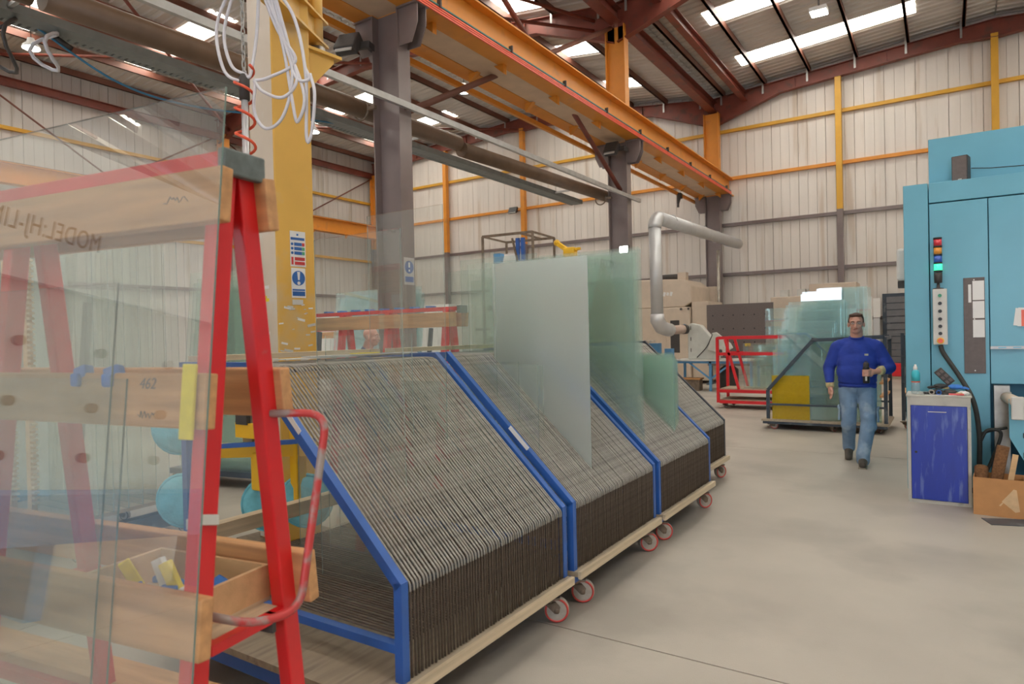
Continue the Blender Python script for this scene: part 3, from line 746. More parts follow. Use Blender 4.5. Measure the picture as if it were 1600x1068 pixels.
for i, (px, py, a, mt, lab) in enumerate(((.28, .05, .5, 'yelfoam', 'yellow foam strip standing up in the wooden tray'), (.33, .04, .35, 'paper', 'white foam strip leaning in the wooden tray'), (.42, .08, 1.0, 'yelfoam', 'short yellow foam strip beside the tray wall'), (.22, .03, .1, 'paper', 'white foam block lying among blue pads'))):
    q = ag_thing('foam_strip', lab, 'foam strip', (px, py, .80), a)
    MB().box((0,0,.055 if i < 3 else .02), (.035, .03, .13) if i < 3 else (.1, .05, .03), Euler((.15, .45 if i < 3 else 0, 0))).build('strip', M[mt], q, .004)
# yellow foam strip hung over the middle plank, blue pads pinched on its top edge
def on_front(z): return legy(z, 1)+.026+.045
t = ag_thing('yellow_foam_strip', 'bright yellow foam strip hung over the middle plank end', 'foam strip', (.0, on_front(1.43)+.008, 1.35))
MB().box((-.01, 0, .09), (.05, .010, .205), Matrix.Rotation(math.atan(SL), 3, 'X')).build('strip', M['yelfoam'], t, .003)
for lx, lab in ((.33, 'blue foam clip on the middle plank beside the pane edge'), (.47, 'blue foam clip on the middle plank behind the glass')):
    t = ag_thing('foam_clip', lab, 'foam clip', (lx, on_front(1.51)-.015, 1.50), random.uniform(-.3, .3))
    MB().box((0,0,.015), (.05, .035, .04), Euler((.2,.3,.1))).box((.005,.02,-.005), (.035,.02,.04)).build('foam', M['blufoam'], t, .007)
# pencilled numbers on the planks
for txt, lx, z, sz in (('462', .20, 1.472, .045),):
    fc = bpy.data.curves.new('note', 'FONT'); fc.body = txt; fc.size = sz; fc.extrude = .0004; fc.shear = .2
    fo = bpy.data.objects.new('tmp', fc); COL.objects.link(fo)
    me = bpy.data.meshes.new_from_object(fo.evaluated_get(bpy.context.evaluated_depsgraph_get())); bpy.data.objects.remove(fo)
    me.materials.append(M['board']); o = obj('pencil_note', me, ag)
    c_, s_ = math.cos(math.atan(SL)), math.sin(math.atan(SL))
    zc_ = {True: 2.0125, False: 1.4385}[z > 1.8]; yf = legy(zc_, 1)+.026+.0225+.0215
    o.matrix_local = Matrix(((-1,0,0,lx), (0,-s_,c_,yf-(z-zc_)*SL+.001), (0,c_,s_,z), (0,0,0,1)))
random.seed(9)
for lx, z, w_, zc_ in ((.20, 1.40, .07, 1.4385), (.15, 2.01, .10, 2.0125)):      # illegible pencil scribbles
    yf = legy(zc_, 1)+.026+.0225+.0215
    MB().tube([(lx-w_*k/14, yf-(z-zc_)*SL+.0006, z+random.uniform(-.012, .012)) for k in range(15)], .0012, 4).build('pencil_scribble', M['board'], ag)
# panes leaning on the planks
def lean(x0, x1, off, z1, mat, label, z0=.292):
    t = ag_thing('leaning_glass_sheet', label, 'glass pane', (0, on_front(z0)+off+.004, z0))
    L = (z1-z0)/math.cos(math.atan(SL)); m = MB(); b = .003
    vs = [(x,y,z) for z in (0, L) for (x,y) in ((x0,-b),(x1,-b),(x1,b),(x0,b))]
    m.add(vs, [(0,1,5,4), (2,3,7,6)], 0); m.add(vs, [(0,3,2,1), (4,5,6,7), (0,4,7,3), (1,2,6,5)], 1)
    o = m.build('sheet', [M[mat], M['gedgedk']], t); o.rotation_euler = (math.atan(SL), 0, 0)
    return t
lean(.30, 1.5, .009, 1.78, 'glass', 'medium clear pane leaning on the red A-frame, second from the planks')
lean(.245, 1.3, .001, 1.50, 'glass', 'small clear pane leaning against the red A-frame planks')
lean(-.10, 1.75, .018, 2.30, 'glassfore', 'large clear pane leaning on the red A-frame with mirrored lettering in it')

# the machine across the way whose lettering the big pane mirrors
dm = V(-.248, .969, 0).normalized(); a_m = math.atan2(dm.y, dm.x)
t = thing('lettered_machine', 'pale machine with dark lettering, mirrored in the big leaning pane', 'machine', (-5.093, -1.62, 0), a_m)
# local x runs along the face, local -y faces the hall
MB().bx(-1.6, 1.9, .002, .7, 2.45, 3.6).build('hood', M['white'], t)
MB().bx(-1.6, 1.9, .10, .65, .9, 2.449).build('body', M['ltgrey'], t)
MB().bx(-1.6, 1.9, -.35, .65, .55, .899).build('bed', M['benchblue'], t)
for x in (-1.5, .1, 1.8): MB().bx(x-.06, x+.06, -.2, .5, 0, .549).build('leg', M['benchblue'], t)
for x in (-1.4, -.8, -.2, .4, 1.0, 1.6):
    for z in (1.15, 1.55, 2.0): MB().cyl((x, .10, z), (x, .04, z), .04, n=10).build('knob', M['rust'], t)
fc = bpy.data.curves.new('lettering', 'FONT'); fc.body = 'MODEL:HJ-LINE'; fc.size = .21; fc.extrude = .002; fc.space_character = 1.08
fo = bpy.data.objects.new('tmp', fc); COL.objects.link(fo)
me = bpy.data.meshes.new_from_object(fo.evaluated_get(bpy.context.evaluated_depsgraph_get())); bpy.data.objects.remove(fo)
me.materials.append(M['charc'])
o = obj('lettering', me, t); o.rotation_euler = (math.pi/2, 0, 0); o.location = (-.02, -.001, 2.8); o.scale = (.55, 1, 1)
# ================================================================ jib crane and vacuum lifter
JA = R(84.6)
jx, jy = -4.45, 3.50
t = thing('jib_crane', 'yellow box-section jib crane mast with a pivoting arm', 'crane', (jx, jy, 0), JA)
MB().bx(-.172, .172, -.172, .172, .03, 5.6).build('mast', M['jib'], t, .012)
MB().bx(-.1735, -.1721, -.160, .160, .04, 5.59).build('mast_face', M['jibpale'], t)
MB().bx(-.3, .3, -.3, .3, 0, .03).build('base_plate', M['rust'], t)
# local frame: -y face and +... the pivot sits on the face turned to the racks
MB().prism([(.172, 3.96), (.44, 3.96), (.44, 3.92), (.172, 3.62)], 'y', -.13, -.115).prism([(.172, 3.96), (.44, 3.96), (.44, 3.92), (.172, 3.62)], 'y', .1, .115).bx(.172, .50, -.16, .16, 3.96, 3.985).build('pivot_bracket', M['jib'], t)
MB().cyl((.36, 0, 3.88), (.36, 0, 4.06), .075, n=18).build('pivot_pin', M['steel'], t)
MB().cyl((.36, 0, 3.985), (.36, 0, 4.8), .06, n=16).build('pivot_post', M['jib'], t)
# arm swings back over the racks, towards the hall's front
pv = Matrix.Rotation(JA, 3, 'Z') @ V(.36, 0, 0) + V(jx, jy, 0)
inv = lambda P: Matrix.Rotation(-JA, 3, 'Z') @ (V(*P) - V(jx, jy, 0))
hx, hy = -3.955, 2.824
ad = (V(hx, hy, 0) - V(pv.x, pv.y, 0)).normalized()
p0 = V(pv.x, pv.y, 4.20) - ad*.1; p1 = p0 + ad*2.6
for dz, w, h in ((.10, .14, .02), (-.10, .14, .02), (0, .03, .18)):
    MB().bar(inv(p0+V(0,0,dz)), inv(p1+V(0,0,dz)), w, h).build('arm_girder', M['jib'], t)
MB().bar(inv(p0+V(0,0,.55)), inv(p0+V(0,0,.55)+ad*1.8-V(0,0,.42)), .05, .08).build('arm_stay', M['jib'], t)
# safety signs on the face to the right
def signs(parent):
    # face: local y = -.172, seen from the camera side; x runs along the face
    f = -.1735
    S = MB().bx(-.055, .085, f-.001, f, 2.18, 2.46).build('safety_sign', M['paper'], parent); S['label'] = 'white safety sign with blue and red rows'
    bl = pm('sign_blue', (.03,.13,.42), .5); rd = pm('sign_red', (.6,.05,.05), .5); gn = pm('sign_green', (.1,.4,.2), .5)
    def r(x0, x1, z0, z1, m): MB().bx(x0, x1, f-.003, f-.0011, z0, z1).build('sign_print', m, S)
    r(-.048, .075, 2.39, 2.41, bl); r(.005, .02, 2.425, 2.44, bl)
    for k, z in enumerate((2.345, 2.31, 2.275)):
        r(-.018, .05, z, z+.025, bl); r(.053, .075, z, z+.025, rd if k == 0 else gn)
        MB().cyl((-.037, f-.003, z+.0125), (-.037, f-.0011, z+.0125), .011, n=14).build('sign_print', bl, S)
    for z in (2.23, 2.195): r(-.016, .075, z, z+.025, rd); 
    r(-.046, -.028, 2.195, 2.255, rd)
    S = MB().bx(-.05, .078, f-.001, f, 1.935, 2.17).build('mandatory_sign', M['paper'], parent); S['label'] = 'white sign with a blue disc and white exclamation mark'
    MB().cyl((.014, f-.003, 2.09), (.014, f-.0011, 2.09), .058, n=28).build('sign_disc', bl, S)
    MB().prism([(.001, 2.14), (.027, 2.14), (.021, 2.075), (.007, 2.075)], 'y', f-.005, f-.0031).cyl((.014, f-.005, 2.05), (.014, f-.0031, 2.05), .014, n=14).build('exclamation_mark', M['paper'], S)
    MB().bx(-.042, .07, f-.003, f-.0011, 1.95, 1.985).bx(-.042, .07, f-.003, f-.0011, 1.99, 2.003).build('sign_print', bl, S)
    MB().bx(-.046, .05, f-.002, f, 1.88, 1.92).build('paper_scrap', M['ltgrey'], parent)
    random.seed(5)
    for k in range(26):
        x = random.uniform(-.15, .14); z = random.uniform(1.42, 1.88); w = random.uniform(.012, .05)
        MB().box((x, f, z), (w*1.6, .0018, w*.45), Euler((0, random.uniform(-.25,.25), 0))).build('label_remnant', M['ltgrey'] if k % 3 else M['paper'], parent)
    for k, (z, mt) in enumerate(((2.02, 'paper'), (1.94, 'yelfoam'), (1.92, 'yelfoam'), (1.78, 'duct'), (1.66, 'paper'))):
        MB().box((-.1735, -.02+.03*(k % 2), z), (.0018, .07, .025)).build('label_remnant', M[mt], parent)
    # the "1" stencilled on the other face
    MB().box((-.1738, .06, 1.60), (.0018, .03, .11), Euler((R(4),0,0))).build('painted_mark', M['paper'], parent)
jib = t
signs(t)
# hose bundle, chain, hook block and lifting tube
t = thing('vacuum_lifter', 'vacuum glass lifter with yellow frame and teal padded cups hanging from the jib', 'lifter', (hx, hy, 0))
ch = MB()
for k in range(14):
    z = 3.42+k*.055
    q = Matrix.Rotation(R(90*(k % 2)), 3, 'Z')
    MB().tube([q @ V(.012*math.cos(a), 0, 0) + V(0, 0, z+.036*math.sin(a)) for a in [i*2*math.pi/12 for i in range(12)]], .0048, 6, True).build('chain_link', M['galv'], t)
MB().lathe([(.012, 3.23), (.034, 3.235), (.036, 3.38), (.02, 3.41)], (0,0,0), 14).build('hook_block', M['charc'], t)
MB().tube(arc((0,0,3.415), .02, 0, 2*math.pi, 12, ((1,0,0),(0,0,1))), .006, 6).build('hook_eye', M['galv'], t)
MB().cyl((0,0,3.235), (0,0,1.16), .023, n=14).build('lift_tube', pm('tube_clear', (.62,.64,.66), .25, .3), t)
MB().tube([V(.062*math.cos(a), .062*math.sin(a), 3.46-.72*a/(2*math.pi*4.2)) for a in [i*2*math.pi/16 for i in range(int(16*4.2))]], .010, 8).build('coil_hose', M['coilred'], t)
def hoses(seed, n):
    random.seed(seed)
    base = V(.10, .17, 0)
    rt = V(.8387, .5446, 0)
    loops = [((-.04, 4.05), (-.17, 3.75), (-.155, 3.45), (-.05, 3.36), (.01, 3.40)), ((-.02, 4.05), (-.12, 3.72), (-.10, 3.48), (.0, 3.40)),
             ((.10, 4.05), (.24, 3.72), (.34, 3.50), (.15, 3.38), (.05, 3.36)), ((.11, 4.05), (.30, 3.60), (.40, 3.25), (.38, 3.08), (.33, 3.2), (.27, 3.6), (.16, 4.05)),
             ((.18, 4.05), (.29, 3.65), (.33, 3.38), (.42, 3.36), (.40, 3.45)), ((.22, 3.98), (.36, 3.78), (.40, 3.40), (.44, 2.98), (.475, 3.0), (.47, 3.25), (.43, 3.40)),
             ((.06, 3.36), (.08, 3.15), (.17, 3.04), (.28, 3.12), (.31, 3.40), (.27, 3.7), (.20, 4.05)), ((.05, 3.36), (.12, 3.28), (.26, 3.24), (.34, 3.36), (.31, 3.6), (.19, 4.05)),
             ((.12, 4.05), (.10, 3.7), (.03, 3.42), (.0, 3.38))]
    for L in loops:
        MB().tube(spline([rt*a + V(0, .0, z) + V(-.03*math.sin(z*9), .02*math.cos(z*7), 0) for a, z in L], 8), .0115, 8).build('hose', M['hose'], t)
hoses(3, 9)
# lifter head; local x' along the hall
MB().bx(-.05, .05, -.05, .05, .92, 1.16).build('swivel', M['steel'], t); MB().box((-.02, -.03, 1.10), (.12, .1, .12)).build('valve', M['charc'], t)
MB().lathe([(.05, 1.16), (.09, 1.2), (.085, 1.4), (.05, 1.42)], (0,0,0), 14).build('plastic_wrap', pm('plastic_wrap', (.7,.7,.72), .2, 0, .15, 20, .6, 40), t)
ra = V(.8387, .5446, 0)
MB().bar(ra*-.45+V(0,0,.86), ra*.42+V(0,0,.86), .07, .09).build('crossbeam', M['yellow'], t)
for s, zt_, zb_ in ((-.42, 1.35, .5), (.30, 1.0, .42)):
    MB().bar(ra*s+V(0,0,zt_), ra*s+V(0,0,zb_), .08, .07, (1,0,0)).build('upright', M['yellow'], t)
MB().box((.06, .02, .72), (.12, .1, .26)).build('drive_box', M['yellow'], t, .01); MB().box((.0, .0, 1.0), (.2, .14, .1)).build('yoke', M['yellow'], t)
MB().bar(ra*-.3+V(.05,-.08,.9), ra*.45+V(.05,-.08,.93), .03, .03).build('control_bar', M['blue'], t)
for k, (s, z) in enumerate(((-.52, 1.02), (-.50, .52), (.08, .48), (.34, .50))):
    n_ = V(.5446, -.8387, 0); c = ra*s + V(0,0,z) - n_*.02
    q = V(0,0,1).rotation_difference(n_).to_matrix()
    cup = MB().lathe([(.02, -.05), (.12, -.05), (.16, -.035), (.175, 0), (.16, .035), (.12, .05), (.02, .05)], c, 20, q).build('suction_cup', M['teal'], t)
    MB().tube([c + q @ V(.178*math.cos(a), .178*math.sin(a), 0) for a in [i*2*math.pi/24 for i in range(24)]], .012, 6, True).build('cup_seam', M['teal'], cup)
# ================================================================ blue machine on the right
S_ = 7.6/7.17
def mz(z): return 1.6+(z-1.6)*S_
def mx_(x): return x*S_
FY = 7.6
t = thing('blue_machine', 'tall light blue enclosed machine with a stepped top', 'machine', (0, FY, 0))
XE = 3.4
MB().bx(mx_(-.3), mx_(-.105), .0, 2.0, 0, mz(2.9)).build('corner_post', M['mblue'], t, .006)
MB().bx(mx_(-.1), XE, .02, 2.0, mz(2.72), mz(2.9)).build('header', M['mblue'], t, .006)
MB().bx(mx_(-.098), mx_(.337), .02, .06, .06, mz(2.71)).build('door', M['mblue'], t, .004)
MB().bx(mx_(.343), 1.75, .02, .06, mz(1.08), mz(2.71)).build('door', M['mblue'], t, .004)
MB().bx(1.756, XE, .02, .06, mz(1.08), mz(2.71)).build('door', M['mblue'], t, .004)
MB().bx(mx_(-.1), XE, .07, 2.0, 0, mz(2.71)).build('inner_body', M['seamblue'], t)
MB().bx(mx_(-.1), XE, .32, 1.9, mz(2.901), 3.47).build('upper_housing', M['mblue'], t, .006)
MB().bx(mx_(.36), mx_(.47), -.06, .06, .1, mz(1.07)).build('steel_post', M['steel'], t)
rl = MB().bx(mx_(.34), 1.6, -.015, .018, mz(1.385), mz(1.41)).build('slotted_rail', M['galv'], t)
for k in range(6): MB().bx(.42+k*.11, .48+k*.11, -.017, -.0151, mz(1.393), mz(1.403)).build('slot_mark', M['mblue'], rl)
# roller table standing out of the opening
MB().prism([(.68, .10), (3.3, .10), (3.3, .95), (.465, .95), (.465, .62), (.60, .35)], 'y', -.45, -.41).build('table_side', M['mblue'], t)
MB().prism([(.70, .955), (3.3, .955), (3.3, .97), (.70, .97)], 'y', -.405, .0).build('table_top', M['duct'], t)
MB().cyl((.47, -.02, .93), (.52, -.5, .93), .048, n=18).build('roller', M['cream'], t)
MB().box((.52, -.51, .88), (.09, .02, .2)).build('roller_bearing', M['ltgrey'], t, .03); MB().box((.47, .0, .88), (.09, .02, .2)).build('roller_bearing', M['ltgrey'], t, .03)
for z in (.45, .62): MB().bx(.56, .585, -.458, -.4501, z, z+.045).build('slot_hole', M['shadow'], t)
for x in (.8, 3.2): MB().bx(x-.04, x+.04, -.4, -.33, 0, .94).build('table_leg', M['mblue'], t)
# brown notice board with papers
t = thing('notice_board', 'tall narrow brown board with white papers on the blue machine', 'board', (mx_(.23), FY+.02, 0))
MB().bx(-.083, .083, -.012, -.001, mz(1.17), mz(2.02)).build('board', M['board'], t, .003)
MB().bx(-.012, .078, -.0135, -.0121, mz(1.82), mz(1.99)).build('paper_sheet', M['paper'], t); MB().bx(-.012, .078, -.0135, -.0121, mz(1.66), mz(1.81)).build('paper_sheet', M['paper'], t)
MB().bx(-.012, .078, -.0135, -.0121, mz(1.49), mz(1.645)).build('paper_sheet', M['paper'], t); MB().bx(-.045, -.022, -.0135, -.0121, mz(1.80), mz(1.96)).build('paper_sheet', M['paper'], t)
for z in (1.195, 2.0, 1.652): MB().cyl((.0, -.012, mz(z)), (.0, -.0165, mz(z)), .006, n=8).build('pin', M['white'], t)
# papers pinned on the door
t = thing('pinned_papers', 'bunch of white and red papers pinned to the blue machine door', 'papers', (.58, FY+.018, mz(1.66)))
MB().box((0, -.004, .0), (.07, .002, .16), Euler((0, .12, 0))).build('paper_sheet', M['paper'], t); MB().box((.02, -.008, .0), (.06, .002, .17), Euler((0, .05, 0))).build('paper_sheet', M['paper'], t)
MB().box((.04, -.011, -.01), (.05, .002, .15)).build('paper_sheet', M['coilred'], t)
# control box with light tower and cable
t = thing('control_box', 'white push-button control box with a red stop button', 'control box', (mx_(-.025), FY+.0, 0))
MB().bx(-.058, .058, -.085, -.001, mz(1.43), mz(1.93)).build('housing', M['ltgrey'], t, .006)
for k, z in enumerate((1.87, 1.80, 1.73, 1.66, 1.595, 1.53)):
    MB().cyl((0, -.086, mz(z)), (0, -.098, mz(z)), .016, n=14).build('button', pm('btn_green', (.05,.35,.2), .4) if k == 0 else M['black'], t)
MB().cyl((0, -.086, mz(1.465)), (0, -.093, mz(1.465)), .03, n=18).build('button_base', M['yellow'], t)
MB().cyl((0, -.093, mz(1.465)), (0, -.112, mz(1.465)), .02, n=18).build('stop_button', M['coilred'], t)
t = thing('signal_tower', 'signal light tower with red, amber, blue and green segments', 'signal light', (mx_(-.035), FY-.04, mz(1.932)))
MB().lathe([(.045, .0), (.045, .006), (.014, .012), (.012, .055), (.032, .058), (.034, .11), (.034, .155)], (0,0,0), 18).build('stem', M['charc'], t)
for k, (nm, c) in enumerate((('green', (.02,.42,.18)), ('blue', (.03,.12,.55)), ('amber', (.8,.32,.03)), ('red', (.65,.03,.05)))):
    z = .16+k*.078
    MB().lathe([(.036, z), (.036, z+.016)], (0,0,0), 20).build('segment_ring', M['black'], t)
    m_ = pm('tower_'+nm, c, .15, 0, .05, 10, spec=.8)
    if nm == 'green':
        m_.node_tree.nodes['Principled BSDF'].inputs['Emission Color'].default_value = (.05, .9, .4, 1); m_.node_tree.nodes['Principled BSDF'].inputs['Emission Strength'].default_value = 1.2
    MB().lathe([(.034, z+.016), (.034, z+.078)], (0,0,0), 20).build('lens_'+nm, m_, t)
MB().lathe([(.036, .472), (.036, .49)], (0,0,0), 20).build('segment_ring', M['black'], t)
t = thing('control_cable', 'thick black cable curving from the control box to the floor', 'cable')
MB().tube(spline([(mx_(-.025), FY-.05, mz(1.42)), (.0, FY-.08, 1.33), (.12, FY-.14, 1.12), (.22, FY-.2, .9), (.26, FY-.2, .6), (.26, FY-.15, .3), (.27, FY-.12, .05)], 8), .021, 10).build('sheath', M['rubber'], t)
MB().tube(spline([(.262, FY-.2, .6), (.34, FY-.16, .63), (.47, FY-.12, .66)], 8), .012, 8).build('branch', M['rubber'], t)
MB().tube(spline([(.262, FY-.19, .52), (.32, FY-.2, .64), (.42, FY-.2, .62), (.36, FY-.2, .4), (.30, FY-.18, .2), (.33, FY-.16, .03)], 8), .014, 8).build('branch', M['rubber'], t)
# loudspeaker on the ledge
t = thing('loudspeaker', 'small black loudspeaker standing on the blue machine ledge', 'speaker', (mx_(.155), FY+.15, mz(2.9)+.001), R(-12))
MB().bx(-.068, .062, -.07, .07, 0, .24).build('cabinet', M['charc'], t, .006); MB().bx(-.06, .054, -.075, -.0701, .008, .232).build('grille', M['board'], t); MB().bx(-.015, .015, -.077, -.0751, .012, .018).build('badge', M['ltgrey'], t)
tag(MB().tube([(mx_(.23), FY+.2, mz(2.9)+.13), (.4, FY+.26, mz(2.9)+.12), (.9, FY+.31, mz(2.9)+.1), (1.3, FY+.31, mz(2.9)+.12)], .004, 6).build('speaker_wire', M['rubber']), 'thin speaker wire running along the blue machine top', 'wire')

# blue cabinet in front of it
t = thing('tool_cabinet', 'grey metal cabinet with a bright blue scuffed door', 'cabinet', (-.05, 7.05, 0))
MB().bx(-.24, .24, .012, .42, .0, .96).build('body', M['cabgrey'], t, .004); MB().bx(-.25, .25, -.005, .43, .9601, .975).build('top', M['cabgrey'], t, .003)
for a, b, c, d_ in ((-.24, -.215, .0, .96), (.215, .24, .0, .96)): MB().bx(a, b, -.002, .0119, c, d_).build('front_frame', M['cabgrey'], t)
MB().bx(-.2149, .2149, -.002, .0119, .885, .96).build('front_frame', M['cabgrey'], t); MB().bx(-.2149, .2149, -.002, .0119, .0, .03).build('front_frame', M['cabgrey'], t)
dr = MB().bx(-.212, .212, -.006, .0119, .033, .882).build('door', M['cabblue'], t, .003)
MB().bx(-.08, .06, -.0085, -.0061, .825, .832).build('handle', M['ltgrey'], dr)
MB().cyl((-.175, -.0061, .46), (-.175, -.009, .46), .011, n=12).build('lock', M['black'], dr)
ZC = .976
t = thing('water_bottle', 'clear plastic bottle with a turquoise label on the grey cabinet', 'bottle', (-.225, 7.2, ZC))
MB().lathe([(.030,0),(.036,.012),(.033,.03),(.036,.05),(.033,.07),(.036,.09),(.036,.105)], (0,0,0), 18).build('lower_body', glassmat('pet_clear', (.85,.9,.92), .12), t)
MB().lathe([(.0365,.1055),(.0365,.115)], (0,0,0), 18).build('band', M['coilred'], t)
MB().lathe([(.0365,.1155),(.0365,.185),(.030,.205),(.016,.22)], (0,0,0), 18).build('label_sleeve', pm('turq', (.05,.5,.62), .3), t)
MB().lathe([(.015,.2205),(.017,.223),(.017,.245),(.009,.26),(.009,.27)], (0,0,0), 14).build('cap', M['white'], t)
t = thing('black_case', 'black padded tool case leaning among gloves on the grey cabinet', 'case', (.02, 7.28, ZC))
MB().box((-.02, 0, .155), (.075, .025, .165), Euler((R(-8), R(-42), 0))).build('shell', M['charc'], t, .006)
for i in range(3):
    for j in range(2): MB().box((V(-.02,-.018,.155) + Euler((R(-8), R(-42), 0)).to_matrix() @ V(-.017+.034*j, -.0, -.05+.05*i)), (.024, .006, .03), Euler((R(-8), R(-42), 0))).build('panel', M['board'], t)
def glove(p, rz, m1, m2, lab, h=0):
    t = thing('work_glove', lab, 'glove', p, rz)
    MB().sph((0,0,.024), (.06,.045,.024), 14, 8).build('palm', M[m1], t); cf = MB()
    MB().lathe([(.026,0),(.03,.02),(.028,.05)], (-.05,0,.014), 12, Matrix.Rotation(R(-90), 3, 'Y') @ Matrix.Scale(.4, 3, V(1,0,0))).build('cuff', M[m2], t)
    for k in range(4): MB().tube([(.04, -.027+.018*k, .014), (.075, -.034+.022*k, .016), (.10, -.036+.024*k, .008)], [.010,.0095,.007], 8).build('finger', M[m1], t)
    MB().tube([(.0, .035, .012), (.03, .06, .014), (.05, .065, .008)], [.011,.010,.007], 8).build('thumb', M[m1], t)
glove((-.06, 7.16, ZC), .3, 'charc', 'black', 'black work glove lying flat on the grey cabinet')
glove((.04, 7.17, ZC), 2.9, 'charc', 'cuff', 'black work glove with a tan cuff on the grey cabinet')
glove((.08, 7.2, ZC+.045), .1, 'blufoam', 'cuff', 'bright blue work glove on top of the glove pile')
glove((-.03, 7.19, ZC+.05), 3.3, 'black', 'cuff', 'black and tan work glove on top of the glove pile')
t = thing('note_paper', 'white paper lying on the grey cabinet front edge', 'paper', (-.03, 7.09, ZC)); MB().box((0,0,.001), (.24,.06,.0015), Euler((0,0,.05))).build('paper_sheet', M['paper'], t)
t = thing('tape_roll', 'roll of silver tape standing on the grey cabinet', 'tape', (-.10, 7.115, ZC+.024))
MB().lathe([(.014,-.01),(.024,-.01),(.024,.01),(.014,.01),(.014,-.01)], (0,0,0), 18, Matrix.Rotation(R(90), 3, 'X'), caps=False).build('roll', M['steel'], t)
t = thing('tape_roll', 'roll of blue tape standing on the grey cabinet', 'tape', (-.045, 7.115, ZC+.022))
MB().lathe([(.013,-.01),(.022,-.01),(.022,.01),(.013,.01),(.013,-.01)], (0,0,0), 18, Matrix.Rotation(R(90), 3, 'X'), caps=False).build('roll', M['blue'], t)
t = thing('utility_knife', 'red handled knife lying on the grey cabinet', 'knife', (.085, 7.10, ZC)); 
MB().prism([(-.055,.008), (.04,.012), (.06,-.012), (.045,-.014), (.03,-.002), (-.055,-.006)], 'z', .002, .018).build('handle', pm('pinkred', (.7,.12,.12), .4), t, .002); MB().bx(.045, .075, -.012, -.004, .006, .012).build('blade', M['steel'], t)
t = thing('crumpled_rag', 'crumpled white rag on the grey cabinet corner', 'rag', (.14, 7.15, ZC))
for k in range(5): MB().sph((.012*(k-2), .01*math.sin(k*2), .016+.006*(k % 2)), (.022, .016, .016), 8, 6).build('fold', M['paper'], t)

# cardboard box with coir rolls
t = thing('cardboard_box', 'open brown cardboard box with torn tape on the floor', 'box', (.375, 6.95, 0), R(-4))
bw, bd, bh = .175, .14, .315
MB().bx(-bw, bw, -bd, bd, 0, .006).build('bottom', M['card'], t)
for a, b, c, d_ in ((-bw, bw, -bd, -bd+.006), (-bw, bw, bd-.006, bd), (-bw, -bw+.006, -bd+.0065, bd-.0065), (bw-.006, bw, -bd+.0065, bd-.0065)):
    MB().bx(a, b, c, d_, .0065, bh).build('side', M['card'], t)
MB().prism([(.02, .13), (.10, .24), (.12, .235), (.14, .06), (.11, .05)], 'y', -bd-.001, -bd-.0001).prism([(.0, .095), (.012, .09), (.035, .125), (.03, .13)], 'y', -bd-.001, -bd-.0001).build('torn_patch', M['cardlt'], t)
MB().bx(-bw-.0011, -bw-.0001, -.10, -.04, .2, .28).build('sticker', M['paper'], t)
t = thing('coir_roller', 'brown bristle roller standing up out of the cardboard box', 'roller', (.36, 6.95, .01)); MB().cyl((-.05, 0, .0), (.05, 0, .56), .045, n=18).build('bristles', M['coir'], t)
t = thing('wooden_batten', 'thin bare wooden batten standing in the cardboard box', 'slat', (.42, 6.93, .008)); MB().bar((-.01,0,0), (.07,0,.50), .04, .02, (0,1,0)).build('slat', M['tray'], t)
t = thing('coir_roller', 'short brown bristle roller end in the cardboard box corner', 'roller', (.262, 7.01, .008)); MB().cyl((0, 0, .0), (-.005, .02, .36), .05, n=16).sph((-.005,.02,.36), (.05,.05,.02), 12, 6).build('bristles', M['coir'], t)
t = thing('dust_pan', 'dark metal dustpan lying on the floor by the cardboard box', 'dustpan', (.46, 6.66, 0), .3)
MB().prism([(-.2, .0), (.2, .0), (.2, .05), (.19, .05), (.185, .008), (-.2, .004)], 'y', -.1, .1).build('pan', M['bluedk'], t); MB().cyl((.19, 0, .045), (.42, .03, .12), .013, n=10).build('handle', M['tray'], t)
# ================================================================ things further back
# dark trolley rack with teal glass beside the walking man
t = thing('glass_trolley', 'dark grey sloped glass trolley loaded with teal sheets', 'trolley', (-2.41, 11.2, 0))
P = [(.02, .17), (.02, .63), (.70, 1.42), (1.68, 1.45), (1.68, .17)]
for y in (.02, 1.05):
    m = MB()
    for a, b in zip(P, P[1:]): m.bar((a[0], y, a[1]), (b[0], y, b[1]), .05, .05, (0,0,1) if abs(a[0]-b[0]) > .3 else (1,0,0))
    m.bar((.02, y, .40), (1.68, y, .40), .04, .03); m.build('end_frame', M['bluedk'], t)
MB().bx(-.08, 1.72, -.03, 1.1, .13, .16).build('deck', M['deck'], t); MB().bx(-.06, 1.70, -.02, 1.08, .09, .129).build('base_frame', M['bluedk'], t)
for x in (.70, 1.68): MB().bar((x, .05, 1.43), (x, 1.02, 1.43), .05, .05).build('top_rail', M['bluedk'], t)
for z in (.55, .75, .95): MB().bx(1.60, 1.68, .05, 1.0, z, z+.03).build('side_shelf', M['plank'], t)
for x, y in ((.06, .06), (.95, .06), (1.6, .2), (.1, .95), (1.6, .98)): castor(t, x, y, .089+.0, .06, 1.2*x+y, True, .035)
